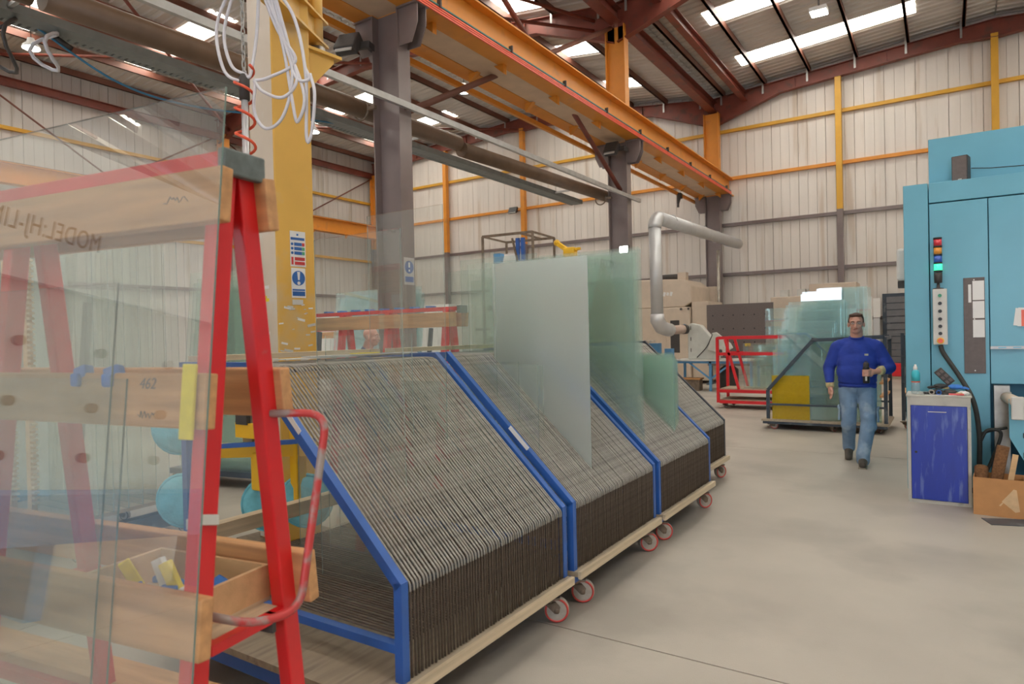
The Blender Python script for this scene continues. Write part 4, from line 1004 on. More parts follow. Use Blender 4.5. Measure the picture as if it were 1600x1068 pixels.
# second dark trolley frame standing close behind it
t = thing('empty_trolley', 'empty dark grey trolley frame behind the teal glass trolley', 'trolley', (-.48, 11.95, 0))
for y in (.0, .9):
    for x in (-.06, .12): MB().bar((x, y, .14), (x, y, 1.50), .045, .045, (1,0,0)).build('post', M['bluedk'], t)
for x in (-.06, .12):
    for z in (1.48, .55, .16): MB().bar((x, 0, z), (x, .9, z), .04, .04).build('rail', M['bluedk'], t)
MB().bx(-.08, .14, .0, .9, .56, .58).build('shelf', M['plank'], t)
for x, y in ((-.04, .05), (.1, .85)): castor(t, x, y, .118, .055, .3, True, .03)
def stack(specs, y0, dy, label, group, mat='glassteal', z0=.161):
    for i, (a, b, z) in enumerate(specs):
        pane(ORD[i]+' '+label, a, b, y0+i*dy, z0, z, mat, group, .008, 'gedgebright', 'glass_sheet')
stack([(-2.32, -1.6, 1.27), (-2.29, -1.55, 1.36)], 11.30, .03, 'shorter teal glass sheet at the front of the dark trolley', 'short front sheets on the dark trolley')
stack([(-2.26, -1.45, 1.60), (-2.20, -1.42, 1.72)], 11.40, .03, 'mid-height teal glass sheet on the dark trolley', 'mid-height sheets on the dark trolley')
stack([(-2.18, -1.35, 1.90), (-2.16, -1.35, 1.99), (-2.12, -1.3, 2.04)], 11.52, .03, 'tall teal glass sheet on the dark trolley behind the mid-height ones', 'tall sheets on the dark trolley')
stack([(-1.95, -1.15, 2.16), (-1.93, -1.12, 2.20), (-1.72, -1.05, 2.24), (-1.70, -1.0, 2.25), (-1.65, -.95, 2.23)], 11.68, .035, 'tallest teal glass sheet at the back of the dark trolley', 'tallest sheets on the dark trolley')
t = pane('yellow film covered sheet standing low on the dark trolley', -2.34, -1.78, 11.27, .161, .86, 'yelfoam', None, .008, 'gedge', 'yellow_sheet')
t.data.materials[0] = glassmat('glass_yellow', (.80,.70,.22), .2, (.66,.55,.10))
for i in range(5): pane(ORD[i]+' dark green glass sheet inside the dark trolley', -1.76, -.80, 11.30+i*.05, .161, 1.36, 'glassgreen', 'dark green sheets inside the dark trolley', .008, 'gedgedk', 'glass_sheet')
# red trolley
t = thing('red_trolley', 'open red tube trolley holding dark glass sheets', 'trolley', (-3.92, 13.8, 0))
for y in (0, .75):
    MB().bar((0, y, .12), (0, y, 1.46), .055, .055, (1,0,0)).build('post', M['red2'], t); MB().bar((1.5, y, .12), (1.5, y, 1.46), .055, .055, (1,0,0)).build('post', M['red2'], t)
    for z in (1.45, 1.12, .36, .14): MB().bar((.03, y, z), (1.47, y, z), .05, .06).build('rail', M['red2'], t)
    MB().bar((.16, y, 1.42), (.42, y, .40), .05, .05, (1,0,0)).build('brace', M['red2'], t)
for x in (0, 1.5):
    for z in (1.45, .36, .14): MB().bar((x, .03, z), (x, .72, z), .05, .05).build('end_rail', M['red2'], t)
MB().bx(.03, 1.47, .03, .72, .39, .41).build('shelf', M['deck'], t); MB().bx(.03, 1.47, .03, .72, .171, .19).build('lower_shelf', M['deck'], t)
for x, y in ((.1, .08), (1.4, .08), (.1, .68), (1.4, .68)): castor(t, x, y, .109, .05, .9, False, .03)
for i in range(4): pane(ORD[i]+' smoky glass sheet from the front of the red trolley', -3.45+.05*i, -2.55, 14.0+i*.1, .412, 1.34-.03*i, 'glassgreen', 'smoky sheets in the red trolley', .008, 'gedgedk', 'glass_sheet')
for i in range(3): pane(['tallest','middle','shortest'][i]+' clear sheet standing behind the red trolley', -3.2+.1*i, -2.5+.1*i, 14.9+i*.05, .01, 2.05-.22*i, 'glassteal', 'tall clear sheets behind the red trolley', .008, 'gedge', 'glass_sheet')

# blue legged bench with the off-white gripper unit and its dust hose
t = thing('steel_bench', 'blue legged workbench with a grey top', 'bench', (-5.2, 17.9, 0))
MB().bx(-1.0, 1.15, -.35, .6, .80, .84).build('top', M['ltgrey'], t)
for x in (-.95, .0, 1.05):
    for y in (-.28, .5): MB().bx(x-.03, x+.03, y-.03, y+.03, 0, .799).build('leg', M['benchblue'], t)
for a, b in (((-.6, .78), (0, .32)), ((.6, .78), (0, .32))): MB().bar((a[0], -.28, a[1]), (b[0], -.28, b[1]), .04, .04).build('brace', M['benchblue'], t)
MB().bx(-.92, 1.02, -.31, -.25, .74, .799).build('apron', M['benchblue'], t)
t = thing('edge_grinder', 'off-white angled grinder head on the blue bench', 'machine', (-5.35, 17.9, .841))
MB().prism([(-.5, 0), (.3, 0), (.34, .25), (.1, .62), (-.15, .92), (-.40, .98), (-.5, .9)], 'y', -.12, .16).build('body', M['gripper'], t, .02)
MB().prism([(.05, .25), (.45, .15), (.72, .30), (.66, .42), (.30, .72), (.18, .70)], 'y', -.2, -.121).build('arm_cover', M['gripper'], t, .02)
MB().cyl((.42, -.2, .22), (.42, -.28, .22), .13, n=18).build('motor', M['ltgrey'], t); MB().cyl((.42, -.28, .22), (.42, -.30, .22), .05, n=12).build('shaft', M['charc'], t)
for z in (.2, .5, .8): MB().bx(-.42, -.40, -.125, -.1201, z, z+.1).build('slot_hole', M['charc'], t)
MB().tube(spline([(-.25,-.13,.05), (.0,-.16,.3), (.15,-.2,.55), (.2,-.2,.68)], 6), .012, 6).build('hose', M['charc'], t)
t = thing('grinder_console', 'blue and white control stand beside the off-white grinder', 'console', (-6.6, 17.3, 0))
MB().bx(-.25, .25, -.2, .2, 0, 1.0).build('cabinet', M['ltgrey'], t, .01); MB().bx(-.12, .15, -.15, .1, 1.001, 1.3).build('screen', M['benchblue'], t, .01); MB().bx(.3, .5, -.1, .1, 0, 1.15).build('pump', M['benchblue'], t)
MB().bx(-.3, .1, -.3, -.21, 1.36, 1.38).bx(-.1, -.05, -.2, -.15, 1.3, 1.36).build('tray', M['ltgrey'], t)
t = thing('waste_bin', 'brown crate of scrap under the blue bench', 'crate', (-5.75, 17.75, 0)); MB().bx(-.25, .25, -.15, .15, 0, .3).build('crate_body', M['rust'], t); MB().bx(-.28, .28, -.18, .18, .3, .34).build('crate_rim', M['card'], t)
t = thing('dust_collector', 'dark drum dust collector under the blue bench', 'dust collector', (-4.9, 18.3, 0)); MB().lathe([(.22,0),(.25,.05),(.25,.55),(.12,.66)], (0,0,0), 18).build('drum', M['charc'], t); MB().lathe([(.08,.66),(.08,.75)], (0,0,0), 12).build('inlet', M['galv'], t)

# cream machining centre against the gable
t = thing('machining_centre', 'cream machining centre with a dark window and signal light', 'machine', (-7.45, 20.0, 0))
MB().bx(-1.6, .95, 0, 2.2, .1, 2.35).build('enclosure', M['cream'], t, .03)
MB().prism([(-1.6, 2.36), (.75, 2.36), (.98, 2.5), (.98, 3.0), (.7, 3.22), (-1.6, 3.3)], 'y', .1, 2.0).build('upper_housing', M['cream'], t, .03)
MB().bx(.33, .62, -.012, -.0005, .95, 1.95).build('window', M['charc'], t, .02); MB().bx(.98, 1.5, .1, 1.6, .1, 2.5).build('side_cabinet', M['cream'], t, .01)
MB().bx(-.3, .2, -.012, -.001, .5, 2.2).build('sliding_door', M['cream'], t, .02)
for k, mt in enumerate(('coilred', 'yellow', 'cablue')): MB().cyl((.80, -.05, 1.62+k*.07), (.80, -.05, 1.685+k*.07), .035, n=12).build('signal_segment', M[mt], t)
MB().bx(.66, .72, -.06, -.0, 2.26, 2.32).build('hinge', M['charc'], t); MB().bx(.90, .94, -.06, -.0, 2.26, 2.32).build('hinge', M['charc'], t)
MB().cyl((-.2, .8, 3.36), (.35, .8, 3.36), .09, n=12).build('spindle_motor', M['charc'], t); MB().bx(.35, .62, .7, .95, 3.2, 3.48).build('motor_box', M['cream'], t)
for k in range(5): MB().box((-.10+.11*k, .095, 2.78), (.075, .01, .13-.03*(k % 2)), Euler((0, .3, 0))).build('logo_mark', M['white'], t)
for x in (-1.5, .85): MB().bx(x-.08, x+.08, .1, 2.0, 0, .099).build('foot', M['charc'], t)
t = thing('stainless_pole', 'thin steel pole rising between the cream cabinets', 'pole', (-6.1, 21.75, 0)); MB().cyl((0,0,0), (0,0,4.2), .05, n=12).build('tube', M['steel'], t); MB().bx(-.15,.15,-.15,.15,0,.02).build('base', M['steel'], t)
t = thing('tall_cabinet', 'tall tan cabinet beside the valley column at the gable', 'cabinet', (-6.35, 22.9, 0)); MB().bx(-.75, -.1, -.3, .3, 0, 3.1).build('body', M['cream'], t, .01); MB().bx(-.72, -.13, -.315, -.301, .1, 3.0).build('door', M['cream'], t)
# dark perforated panel on legs
t = thing('drilled_panel', 'large dark brown drilled panel standing in front of the gable', 'panel', (-5.0, 20.0, 0))
MB().bx(-.98, .92, 0, .06, .55, 2.38).build('board', M['board'], t)
for i in range(6):
    for j in range(4): MB().cyl((-.8+.3*i, -.004, .85+.4*j), (-.8+.3*i, .0, .85+.4*j), .022, n=8).build('hole', M['black'], t)
for x in (-.9, .85): MB().bx(x-.04, x+.04, .061, .13, 0, 2.3).bx(x-.04, x+.04, -.3, .4, 0, .05).build('stand', M['bluedk'], t)
MB().box((.2, -.006, 1.17), (.16, .008, .08)).build('sticker', M['yellow'], t)
# cream machine behind the teal sheets, with white panels beside it
t = thing('cream_unit', 'large cream machine housing behind the teal sheets', 'machine', (-3.3, 22.6, 0))
MB().bx(-1.3, 1.15, -.4, .9, 0, 2.62).build('housing', M['cream'], t, .02); MB().bx(-.2, 1.12, -.2, .8, 2.621, 2.98).build('hood', M['cream'], t, .02)
for x in (-.95, -.45, .0-.15): MB().bx(x-.12, x+.12, -.1, .2, 2.621, 2.85).build('vent_box', M['ltgrey'], t)
MB().bx(-.1, .9, -.412, -.4005, .4, 2.3).build('door', M['cream'], t)
t = thing('leaning_white_board', 'tall white panel leaning beside the cream machine housing', 'panel', (-1.85, 23.4, 0)); MB().bx(-.26, .0, 0, .05, 0, 2.55).bx(.02, .22, .02, .06, 1.9, 2.5).build('sheet', M['white'], t); MB().bx(.02, .2, .02, .06, .0, 1.88).build('grey_sheet', M['duct'], t)
t = thing('red_barrier', 'low red barrier beam in front of the roller door', 'barrier', (-.55, 23.5, 0))
MB().bx(-.85, .9, -.1, .1, .08, .48).build('beam', M['red2'], t, .02); MB().bx(-.85, .9, -.14, .14, 0, .079).build('foot_beam', M['deck'], t)
t = thing('wall_unit', 'white box unit fixed high on the blue machine side', 'box', (mx_(-.3)-.002, 8.4, 2.02)); MB().bx(-.10, -.001, -.1, .1, .07, .42).build('housing', M['white'], t, .03); MB().bx(-.09, -.001, -.09, .09, .0, .069).build('tray', M['charc'], t)

# second red A-frame behind the racks
def small_aframe(p, L, lab, n=3, h=1.88, rz=0, legs=None):
    t = thing('glass_a_frame', lab, 'A-frame', p, rz)
    for k in range(n):
        x = (.1+(L-.2)*k/(n-1)) if not legs else legs[k]
        for s in (1, -1): MB().bar((x, s*.035, h), (x, s*.26, .02), .07, .06, (1,0,0)).build('leg', M['red'], t)
        MB().bx(x-.03, x+.03, -.22, .22, .3, .35).build('crossbar', M['red'], t)
    MB().bx(0, L, -.05, .05, h, h+.04).build('top_rail', M['red'], t); MB().bx(L, L+.05, -.06, .06, h-.03, h+.05).build('end_cap', M['cap'], t)
    for s in (1, -1):
        for z0 in (h-.17, h-.75):
            y = s*(.035+(h-z0-.075)*.12+.058)
            MB().box((L/2+.02, y, z0+.075), (L-.02, .042, .15), Matrix.Rotation(s*math.atan(.12)*-1, 3, 'X')).build('plank', M['plank'], t)
    for k in range(8):
        MB().bx(.3+k*(L-.5)/8, .36+k*(L-.5)/8, -.056, .05, h+.0401, h+.06).build('foam_clip', M['blufoam'], t)
    return t
small_aframe((-6.65, 5.62, 0), 2.35, 'red A-frame with bare wooden planks standing behind the blue racks', legs=(.62, 1.36, 2.2))
small_aframe((-13.6, 11.2, 0), 2.6, 'distant red A-frame with planks behind the bald worker', 3, 1.8)
# sheets of glass standing about in the left half
def glass_stand(p, rz, n, w, h, lab, group, mat='glassgreen', gap=.035, tilt=6, stand=True):
    t = thing('glass_stand', 'low steel stand carrying ' + lab + ' sheets', 'stand', p, rz)
    L = n*gap+.2
    MB().bx(-.05, w+.05, -.1, L, .12, .18).build('base_bearer', M['bluedk'], t); 
    for x in (.05, w-.05): MB().bar((x, L-.05, .18), (x, L+.15, h*.75), .06, .06, (1,0,0)).build('back_post', M['bluedk'], t); MB().bx(x-.05, x+.05, -.1, L+.3, 0, .119).build('foot', M['rust'], t)
    Q = Matrix.Translation(V(*p)) @ Matrix.Rotation(rz, 4, 'Z')
    for i in range(n):
        o = pane(ORD[i] + ' ' + lab + ' sheet from the front of its low steel stand', 0, w-.04*(i % 3), 0, 0, h-.06*((i*7) % 5), mat, group, .008, 'gedge', 'glass_sheet')
        o.location = Q @ V(w/2, .0+i*gap, .181); o.rotation_euler = (R(-tilt), 0, rz)
glass_stand((-7.4, 4.3, 0), R(12), 6, 1.6, 2.25, 'pale green', 'pale green sheets behind the vacuum lifter')
glass_stand((-10.2, 9.0, 0), R(-8), 8, 2.4, 2.35, 'dark teal', 'dark teal sheets behind the red A-frame', 'glassteal')
glass_stand((-8.4, 2.3, 0), R(20), 5, 1.5, 2.7, 'tall clear', 'tall clear sheets at the side of the jib mast', 'glassdusty')
# harp rack with wooden combs
t = thing('harp_rack', 'tall harp rack with slotted wooden combs behind the leaning glass', 'rack', (-5.6, 2.25, 0), R(4))
for x in (-.55, -.25):
    m = MB().bx(x-.03, x+.03, -.02, .02, .3, 2.35).build('comb_post', M['tray'], t)
    for k in range(48): MB().bx(x+.0301, x+.07, -.018, .018, .4+k*.04, .418+k*.04).build('comb_tooth', M['ply'], m)
for y in (-.05, .9): MB().bx(-.75, .3, y, y+.1, .22, .30).build('bearer', M['bluedk'], t)
for x in (-.75, .2): MB().bx(x, x+.1, -.05, 1.0, .1, .219).build('base_beam', M['bluedk'], t)
MB().bx(-.75, .3, .0, 1.0, .301, .33).build('deck', M['deck'], t)
for x, y in ((-.65, .05), (.2, .05), (-.65, .9), (.2, .9)): castor(t, x, y, .099, .045, .4, False, .03)
for i in range(7): 
    o = pane(ORD[i]+' tall clear sheet from the combs of the harp rack', -.45, .45, 0, 0, 2.25+.05*((i*3) % 4), 'glass', 'sheets in the harp rack', .008, 'gedge', 'glass_sheet')
    o.location = (-5.72-.02*i, 2.40+i*.12, .331); o.rotation_euler = (0, 0, R(4))
# guard frame machine with a white tank and yellow hoist behind the frosted pane
t = thing('guard_frame_machine', 'steel guard frame around a machine behind the frosted pane', 'machine', (-6.4, 10.1, 0), R(5))
for x in (-.55, .45):
    for y in (-.3, .6): MB().bar((x, y, 0), (x, y, 3.38), .035, .035, (1,0,0)).build('guard_post', M['rust'], t)
for z in (3.38,):
    for y in (-.3, .6): MB().bar((-.55, y, z), (.45, y, z), .04, .04).build('guard_rail', M['rust'], t)
    for x in (-.55, .2, .45): MB().bar((x, -.3, z), (x, .6, z), .03, .03).build('guard_rail', M['rust'], t)
MB().bar((.05, -.3, 3.3), (.2, -.3, 2.7), .03, .03).build('guard_stay', M['rust'], t)
MB().bx(-.5, .4, -.2, .5, .0, 2.6).build('machine_body', M['ltgrey'], t, .02)
MB().lathe([(.2, 2.61), (.2, 2.95), (.17, 3.05)], (-.05, -.05, 0), 20).build('tank', M['white'], t); MB().bx(-.42, -.28, -.15, .0, 2.61, 3.08).build('pump', M['benchblue'], t)
for x in (.14, .24): MB().bar((x, -.26, 0), (x, -.26, 3.3), .06, .06, (1,0,0)).build('blue_post', M['blue'], t)
t = thing('yellow_hoist', 'yellow jointed hoist arm on a post behind the frosted pane', 'hoist', (-5.6, 10.6, 0))
MB().bx(-.05, .05, -.05, .05, 0, 2.95).build('post', M['charc'], t); MB().bx(-.2, .2, -.2, .2, 0, .02).build('base', M['charc'], t)
MB().box((0,0,3.05), (.22,.16,.2)).build('head', M['yellow'], t, .02); MB().bar((-.05,0,3.1), (-.26,0,3.25), .08, .08).build('arm', M['yellow'], t, .01); MB().bar((.05,0,3.1), (.2,0,3.12), .05, .05).build('arm', M['yellow'], t, .01); MB().sph((-.27,0,3.26), .06, 10, 6).build('joint', M['yellow'], t)
t = thing('plywood_offcut', 'brown pointed plywood offcut leaning behind the frosted pane', 'plywood', (-5.15, 10.95, 0)); MB().prism([(-.45, 0), (.75, 0), (.55, 1.6), (.0, 3.0), (-.3, 1.8)], 'y', 0, .018).build('sheet', M['card'], t); MB().bar((.0, .02, 1.9), (.0, .9, 0), .05, .05).build('prop', M['deck'], t)
# storage cabinets by the side wall
for k, (x, y, w, h, lab) in enumerate(((-15.5, 14.6, 2.6, 2.4, 'white panelled booth in the left hall'), (-12.2, 14.4, 1.6, 2.5, 'white cupboard next to the panelled booth'))):
    t = thing('white_booth', lab, 'booth', (x, y, 0)); MB().bx(-w/2, w/2, 0, 1.2, 0, h).build('body', M['white'], t, .01)
    n = int(w/.4)
    for i in range(n): MB().bx(-w/2+.02+i*w/n, -w/2+w/n-.02+i*w/n, -.02, -.001, .1, h-.1).build('door_panel', M['white'], t)

# ================================================================ people
def capsule(m, p, q, r1, r2, n=14):
    p, q = V(*p), V(*q); d = q-p; L = d.length; d = d/L if L > 1e-6 else V(0,0,1)
    rot = V(0,0,1).rotation_difference(d).to_matrix(); prof = []
    for i in range(6): a = -math.pi/2 + i*math.pi/10; prof.append((max(1e-4, r1*math.cos(a)), r1*math.sin(a)))
    for i in range(6): a = i*math.pi/10; prof.append((max(1e-4, r2*math.cos(a)), L+r2*math.sin(a)))
    m.lathe(prof, p, n, rot)
def blob(name, prims, vox, mat, parent, it=6):
    m = MB()
    for pr in prims:
        if pr[0] == 'c': capsule(m, *pr[1:])
        else: m.sph(pr[1], pr[2], 18, 12, M=(pr[3].to_matrix() if len(pr) > 3 else None))
    o = m.build('tmp', mat)
    rm = o.modifiers.new('r', 'REMESH'); rm.mode = 'VOXEL'; rm.voxel_size = vox; rm.use_smooth_shade = True
    sm = o.modifiers.new('s', 'SMOOTH'); sm.iterations = it; sm.factor = .5
    dg = bpy.context.evaluated_depsgraph_get()
    me = bpy.data.meshes.new_from_object(o.evaluated_get(dg)); bpy.data.objects.remove(o)
    for p in me.polygons: p.use_smooth = True
    me.materials.clear(); me.materials.append(mat)
    return obj(name, me, parent)
def hand(w, d, side, curl=.5, palm=V(0,0,0)):
    """skin primitives of a hand: wrist w, direction d, side vector towards the thumb"""
    d = V(*d).normalized(); side = V(*side).normalized(); nrm = d.cross(side).normalized()
    w = V(*w); pr = [('c', w, w+d*.07, .027, .034), ('c', w+d*.03+side*.018, w+d*.085+side*.022, .022, .02), ('c', w+d*.03-side*.018, w+d*.08-side*.026, .022, .018)]
    for k, (o, L) in enumerate(((.030, .072), (.010, .08), (-.010, .074), (-.029, .058))):
        a = w+d*.088+side*o; b = a+d*(L*.45)+nrm*(L*.2*curl); c = b+d*(L*.40*(1-.6*curl))+nrm*(L*.55*curl)
        pr += [('c', a, b, .0095, .009), ('c', b, c, .009, .0075)]
    a = w+d*.03+side*.034; b = a+side*.03+d*.03; c = b+d*.032+side*.004+nrm*.012
    return pr + [('c', a, b, .013, .0115), ('c', b, c, .0115, .009)]
def head_prims(c, k=1.0):
    c = V(*c)
    return [('e', c+V(0,.012,.035), (.077*k,.094*k,.086*k)), ('e', c+V(0,-.018,-.045), (.060*k,.070*k,.075*k)), ('e', c+V(0,-.052,-.088), (.034*k,.030*k,.024*k)),
            ('e', c+V(-.035,-.058,-.028), (.028,.026,.026)), ('e', c+V(.035,-.058,-.028), (.028,.026,.026)),
            ('c', c+V(0,-.088,.012), c+V(0,-.106,-.028), .009, .015), ('e', c+V(-.012,-.096,-.032), (.010,.010,.008)), ('e', c+V(.012,-.096,-.032), (.010,.010,.008)),
            ('c', c+V(-.045,-.078,.026), c+V(.045,-.078,.026), .012, .012), ('e', c+V(-.081,.012,-.01), (.013,.022,.034)), ('e', c+V(.081,.012,-.01), (.013,.022,.034)),
            ('c', c+V(-.018,-.085,-.062), c+V(.018,-.085,-.062), .011, .011)]
def face(t, c, hairmat):
    c = V(*c)
    for s in (-1, 1):
        e = MB().sph(c+V(s*.031,-.0855,.004), (.0125,.007,.008), 10, 6).build('eye', M['paper'], t)
        MB().sph(c+V(s*.031,-.0915,.004), (.005,.003,.005), 8, 6).build('iris', M['charc'], e)
        MB().tube([c+V(s*.014,-.0925,.024), c+V(s*.032,-.0945,.029), c+V(s*.05,-.084,.024)], .004, 6).build('eyebrow', hairmat, t)
    MB().tube([c+V(-.022,-.0935,-.062), c+V(0,-.0985,-.061), c+V(.022,-.0935,-.062)], [.003,.0055,.003], 6).build('lips', pm('lips', (.48,.18,.15), .5) if 'lips' not in bpy.data.materials else bpy.data.materials['lips'], t)
# walking man
t = thing('person', 'person walking in a blue sweatshirt and jeans, holding a black bottle', 'person', (-.865, 8.80, 0), R(3))
hc = (.0, -.035, 1.645)
wl_, wr_ = V(-.285, -.075, .905), V(.235, -.205, 1.10)
hd_l = V(.12, -.10, -.95); hd_r = V(-.85, -.45, -.02)
leg_f = [(.10,.0,.90), (.115,-.12,.50), (.055,-.20,.10)]; leg_b = [(-.10,.0,.90), (-.095,-.02,.50), (-.115,.26,.17)]
body = head_prims(hc) + [('c', (0,.025,1.42), (0,-.005,1.57), .070, .066), ('e', (0,.0,1.27), (.17,.11,.2)), ('e', (0,-.02,1.05), (.17,.12,.18)),
    ('c', (-.19,.01,1.365), (-.305,.04,1.12), .045, .04), ('c', (-.305,.04,1.12), wl_, .042, .03), ('c', (.19,.01,1.365), (.335,.02,1.13), .045, .04), ('c', (.335,.02,1.13), wr_, .042, .03),
    ('c', (-.15,.015,1.375), (.15,.015,1.375), .055, .055), ('e', (0,0,.93), (.155,.11,.12))]
for Lg in (leg_f, leg_b): body += [('c', Lg[0], Lg[1], .075, .052), ('c', Lg[1], Lg[2], .052, .038)]
body += hand(wl_, hd_l, (.35,-.9,.1), .35)
bx_, by_ = .105, -.285
blob('body', body, .0065, M['skin'], t, 4)
# gripping hand around the bottle, grown from the wrist
gp = [('c', wr_, V(.165,-.255,1.09), .028, .032), ('c', V(.165,-.255,1.10), V(.15,-.27,1.06), .028, .024)]
for k in range(4):
    z = 1.118-.021*k
    gp += [('c', (.152,-.283,z), (.125,-.325,z-.002), .0095, .009), ('c', (.125,-.325,z-.002), (.088,-.326,z-.003), .009, .0088), ('c', (.088,-.326,z-.003), (.068,-.306,z-.003), .0088, .0075)]
gp += [('c', (.155,-.25,1.12), (.125,-.243,1.135), .013, .0115), ('c', (.125,-.243,1.135), (.088,-.246,1.14), .0115, .009)]
blob('gripping_hand', gp, .005, M['skin'], t, 3)
sw = [('c', (-.175,.015,1.385), (.175,.015,1.385), .080, .080), ('c', (-.11,.015,1.42), (.11,.015,1.42), .065, .065), ('e', (0,.0,1.27), (.215,.145,.20)), ('e', (0,-.035,1.08), (.222,.175,.17)), ('e', (0,-.02,.985), (.212,.158,.085)), ('e', (0,-.022,1.175), (.217,.166,.17)), ('c', (0,.03,1.40), (0,.02,1.470), .098, .078),
    ('c', (-.205,.01,1.365), (-.305,.04,1.12), .083, .068), ('c', (-.305,.04,1.12), wl_+V(-.005,.02,.06), .068, .05), ('c', (.205,.01,1.365), (.335,.02,1.13), .083, .07), ('c', (.335,.02,1.13), wr_+V(.045,.07,.01), .07, .052),
    ('c', (-.12,-.115,1.12), (.05,-.155,1.02), .03, .03), ('c', (.12,-.09,1.2), (-.05,-.14,1.1), .03, .03), ('c', (.27,-.02,1.2), (.33,-.03,1.1), .06, .05)]
swo = blob('sweatshirt', sw, .009, M['swblue'], t, 12)
MB().tube([V(.072*math.cos(a), .012+.068*math.sin(a), 1.487+.018*math.sin(a)) for a in [i*2*math.pi/24 for i in range(24)]], .011, 8, True).build('collar', M['swblue'], swo)
MB().box((.105, -.148, 1.285), (.04, .004, .022), Euler((R(8),0,R(14)))).build('chest_logo', M['ltgrey'], swo)
blob('waistband', [('c', (-.13,-.015,.925), (.13,-.015,.925), .075, .075), ('e', (0,-.02,.925), (.198,.148,.042))], .008, M['swblue'], swo, 3)
for w_, e_, r_ in ((wl_, V(-.305,.04,1.12), .044), (wr_, V(.335,.02,1.13), .046)):
    d_ = (e_-w_).normalized(); MB().tube([w_-d_*.012, w_+d_*.004, w_+d_*.075, w_+d_*.09], [r_*.85, r_, r_*1.12, r_*.98], 16).build('cuff', M['cuff'], swo)
jn = [('e', (0,-.005,.90), (.185,.135,.11)), ('c', (-.085,0,.87), (.085,0,.87), .1, .1)]
for Lg, s in ((leg_f, 1), (leg_b, -1)):
    h, k, a = [V(*p) for p in Lg]
    jn += [('c', h-V(0,0,.04), k, .107, .083), ('c', k, a+V(0,.0,.02), .083, .070), ('c', a+V(0,.01,.05), a+V(0,.012,-.03), .074, .072), ('c', k+V(0,-.02,.06), k+V(.02*s,-.0,-.05), .07, .07)]
jo = blob('jeans', jn, .009, M['jeans'], t, 4)
for Lg, s in ((leg_f, 1), (leg_b, -1)):
    h, k = V(*Lg[0]), V(*Lg[1]); p = h.lerp(k, .78)+V(s*.098, -.01, 0)
    MB().box(p, (.022,.10,.16), Euler((0, R(-3*s), 0))).box(p+V(s*.006,0,.075), (.022,.106,.045)).build('cargo_pocket', M['jeans'], jo, .008)
MB().tube([(0,-.138,.955), (0,-.142,.90), (0,-.128,.83)], .004, 6).build('fly_seam', M['jeans'], jo)
for nm, a, f, pt in (('shoe', V(.055,-.20,.10), V(.0,-1,-.02), 0), ('shoe', V(-.115,.26,.17), V(0,-.82,-.57), 1)):
    f.normalize(); up = V(1,0,0).cross(f)*-1; up = up if up.z > 0 else -up
    he = a-up*.045-f*.05
    s = blob('shoe', [('c', a-V(0,0,.01), a-up*.04, .045, .047), ('c', he, he+f*.13, .046, .048), ('c', he+f*.1, he+f*.22-up*.008, .05, .040)], .008, M['shoe'], t, 3)
    MB().bar(he-f*.045-up*.04, he+f*.255-up*.046, .088, .02, up).build('sole', M['sole'], s, .009)
face(t, hc, M['hair'])
H = V(*hc)
blob('hair', [('e', H+V(0,.030,.052), (.0825,.092,.082)), ('c', H+V(-.055,-.058,.098), H+V(.055,-.058,.098), .018, .018), ('c', H+V(-.072,.0,.05), H+V(-.076,-.012,.012), .014, .008), ('c', H+V(.072,.0,.05), H+V(.076,-.012,.012), .014, .008), ('e', H+V(0,.06,.0), (.070,.05,.07))], .006, M['hair'], t, 3)
gl_ = MB()
for s in (-1, 1): gl_.tube([H+V(s*.032+.023*math.cos(a), -.1025+.004*abs(math.cos(a)), .003+.016*math.sin(a)) for a in [i*2*math.pi/16 for i in range(16)]], .0016, 5, True); gl_.tube([H+V(s*.055,-.099,.008), H+V(s*.078,-.07,.01), H+V(s*.084,.0,.008)], .0018, 5)
gl_.tube([H+V(-.009,-.103,.006), H+V(.009,-.103,.006)], .0018, 5)
gl_.build('glasses', M['steel'], t)
tb = thing('drink_bottle', 'black insulated bottle held by the walking man', 'bottle', (0,0,0))
mw = Matrix.Translation(V(-.865, 8.80, 0)) @ Matrix.Rotation(R(3), 4, 'Z')
tb.location = mw @ V(bx_, by_, .965)
MB().lathe([(.030,0),(.036,.008),(.036,.17),(.031,.185)], (0,0,0), 20).build('flask', M['black'], tb); MB().lathe([(.029,.1855),(.03,.19),(.03,.225),(.02,.235)], (0,0,0), 18).build('lid', M['charc'], tb)
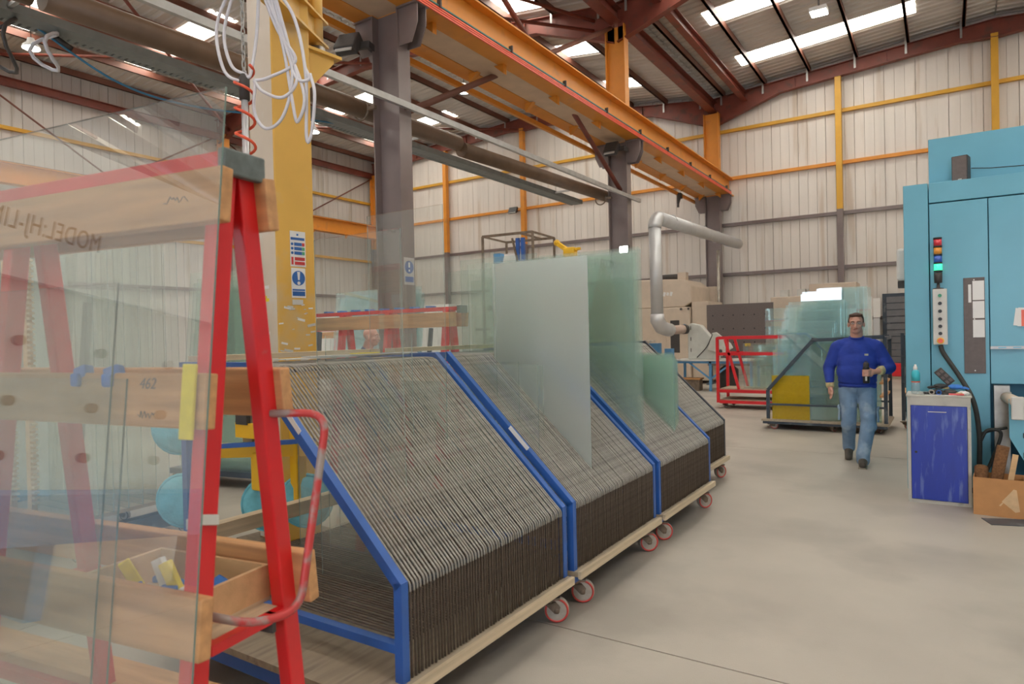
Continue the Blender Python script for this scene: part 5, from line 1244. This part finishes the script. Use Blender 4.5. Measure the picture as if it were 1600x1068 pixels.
MB().bx(-.008, .012, -.0375, -.036, .03, .10).build('decal', M['ltgrey'], tb); MB().tube(arc((0,0,.235), .014, 0, math.pi, 8, ((1,0,0),(0,0,1))), .004, 6).build('carry_loop', M['charc'], tb)

# bald worker in profile behind the racks
t = thing('person', 'bald person in a navy shirt working behind the glass racks', 'person', (-6.22, 6.16, 0), R(112))
t.scale = (1.03, 1.03, 1.03)
hc = (.0, -.05, 1.575)
body = head_prims(hc, 1.0) + [('c', (0,.03,1.33), (0,-.02,1.50), .068, .064), ('e', (0,.02,1.2), (.17,.12,.2)), ('e', (0,.0,.98), (.17,.12,.16)), ('c', (-.16,.02,1.33), (.16,.02,1.33), .07, .07), ('e', (0,0,.88), (.15,.11,.12))]
wrs = []
for s in (-1, 1):
    sh, el, wr = V(s*.20,.02,1.33), V(s*.26,-.10,1.07), V(s*.20,-.33,1.02); wrs.append((el, wr))
    body += [('c', sh, el, .05, .042), ('c', el, wr, .042, .03), ('c', (s*.09,0,.86), (s*.10,-.02,.46), .075, .052), ('c', (s*.10,-.02,.46), (s*.10,.0,.09), .052, .04)] + hand(wr, (-.1*s,-1,-.1), (-s*.9,0,.3), .4)
blob('body', body, .0075, M['skin2'], t, 4)
so = blob('shirt', [('c', (-.18,.02,1.325), (.18,.02,1.325), .08, .08), ('e', (0,.02,1.2), (.21,.15,.2)), ('e', (0,.0,1.0), (.205,.16,.16)), ('c', (0,.03,1.34), (0,.02,1.40), .09, .075)] + [('c', (s*.2,.02,1.32), (s*.255,-.07,1.12), .08, .07) for s in (-1, 1)], .01, M['navy'], t, 4)
blob('trousers', [('e', (0,0,.88), (.185,.14,.12))] + [pr for s in (-1, 1) for pr in (('c', (s*.09,0,.84), (s*.10,-.02,.46), .10, .08), ('c', (s*.10,-.02,.46), (s*.10,.0,.08), .08, .07))], .01, M['navy'], t, 4)
for s in (-1, 1): blob('shoe', [('c', (s*.10,.02,.05), (s*.11,-.18,.045), .05, .045)], .008, M['shoe'], t, 3)
face(t, hc, M['rust'])
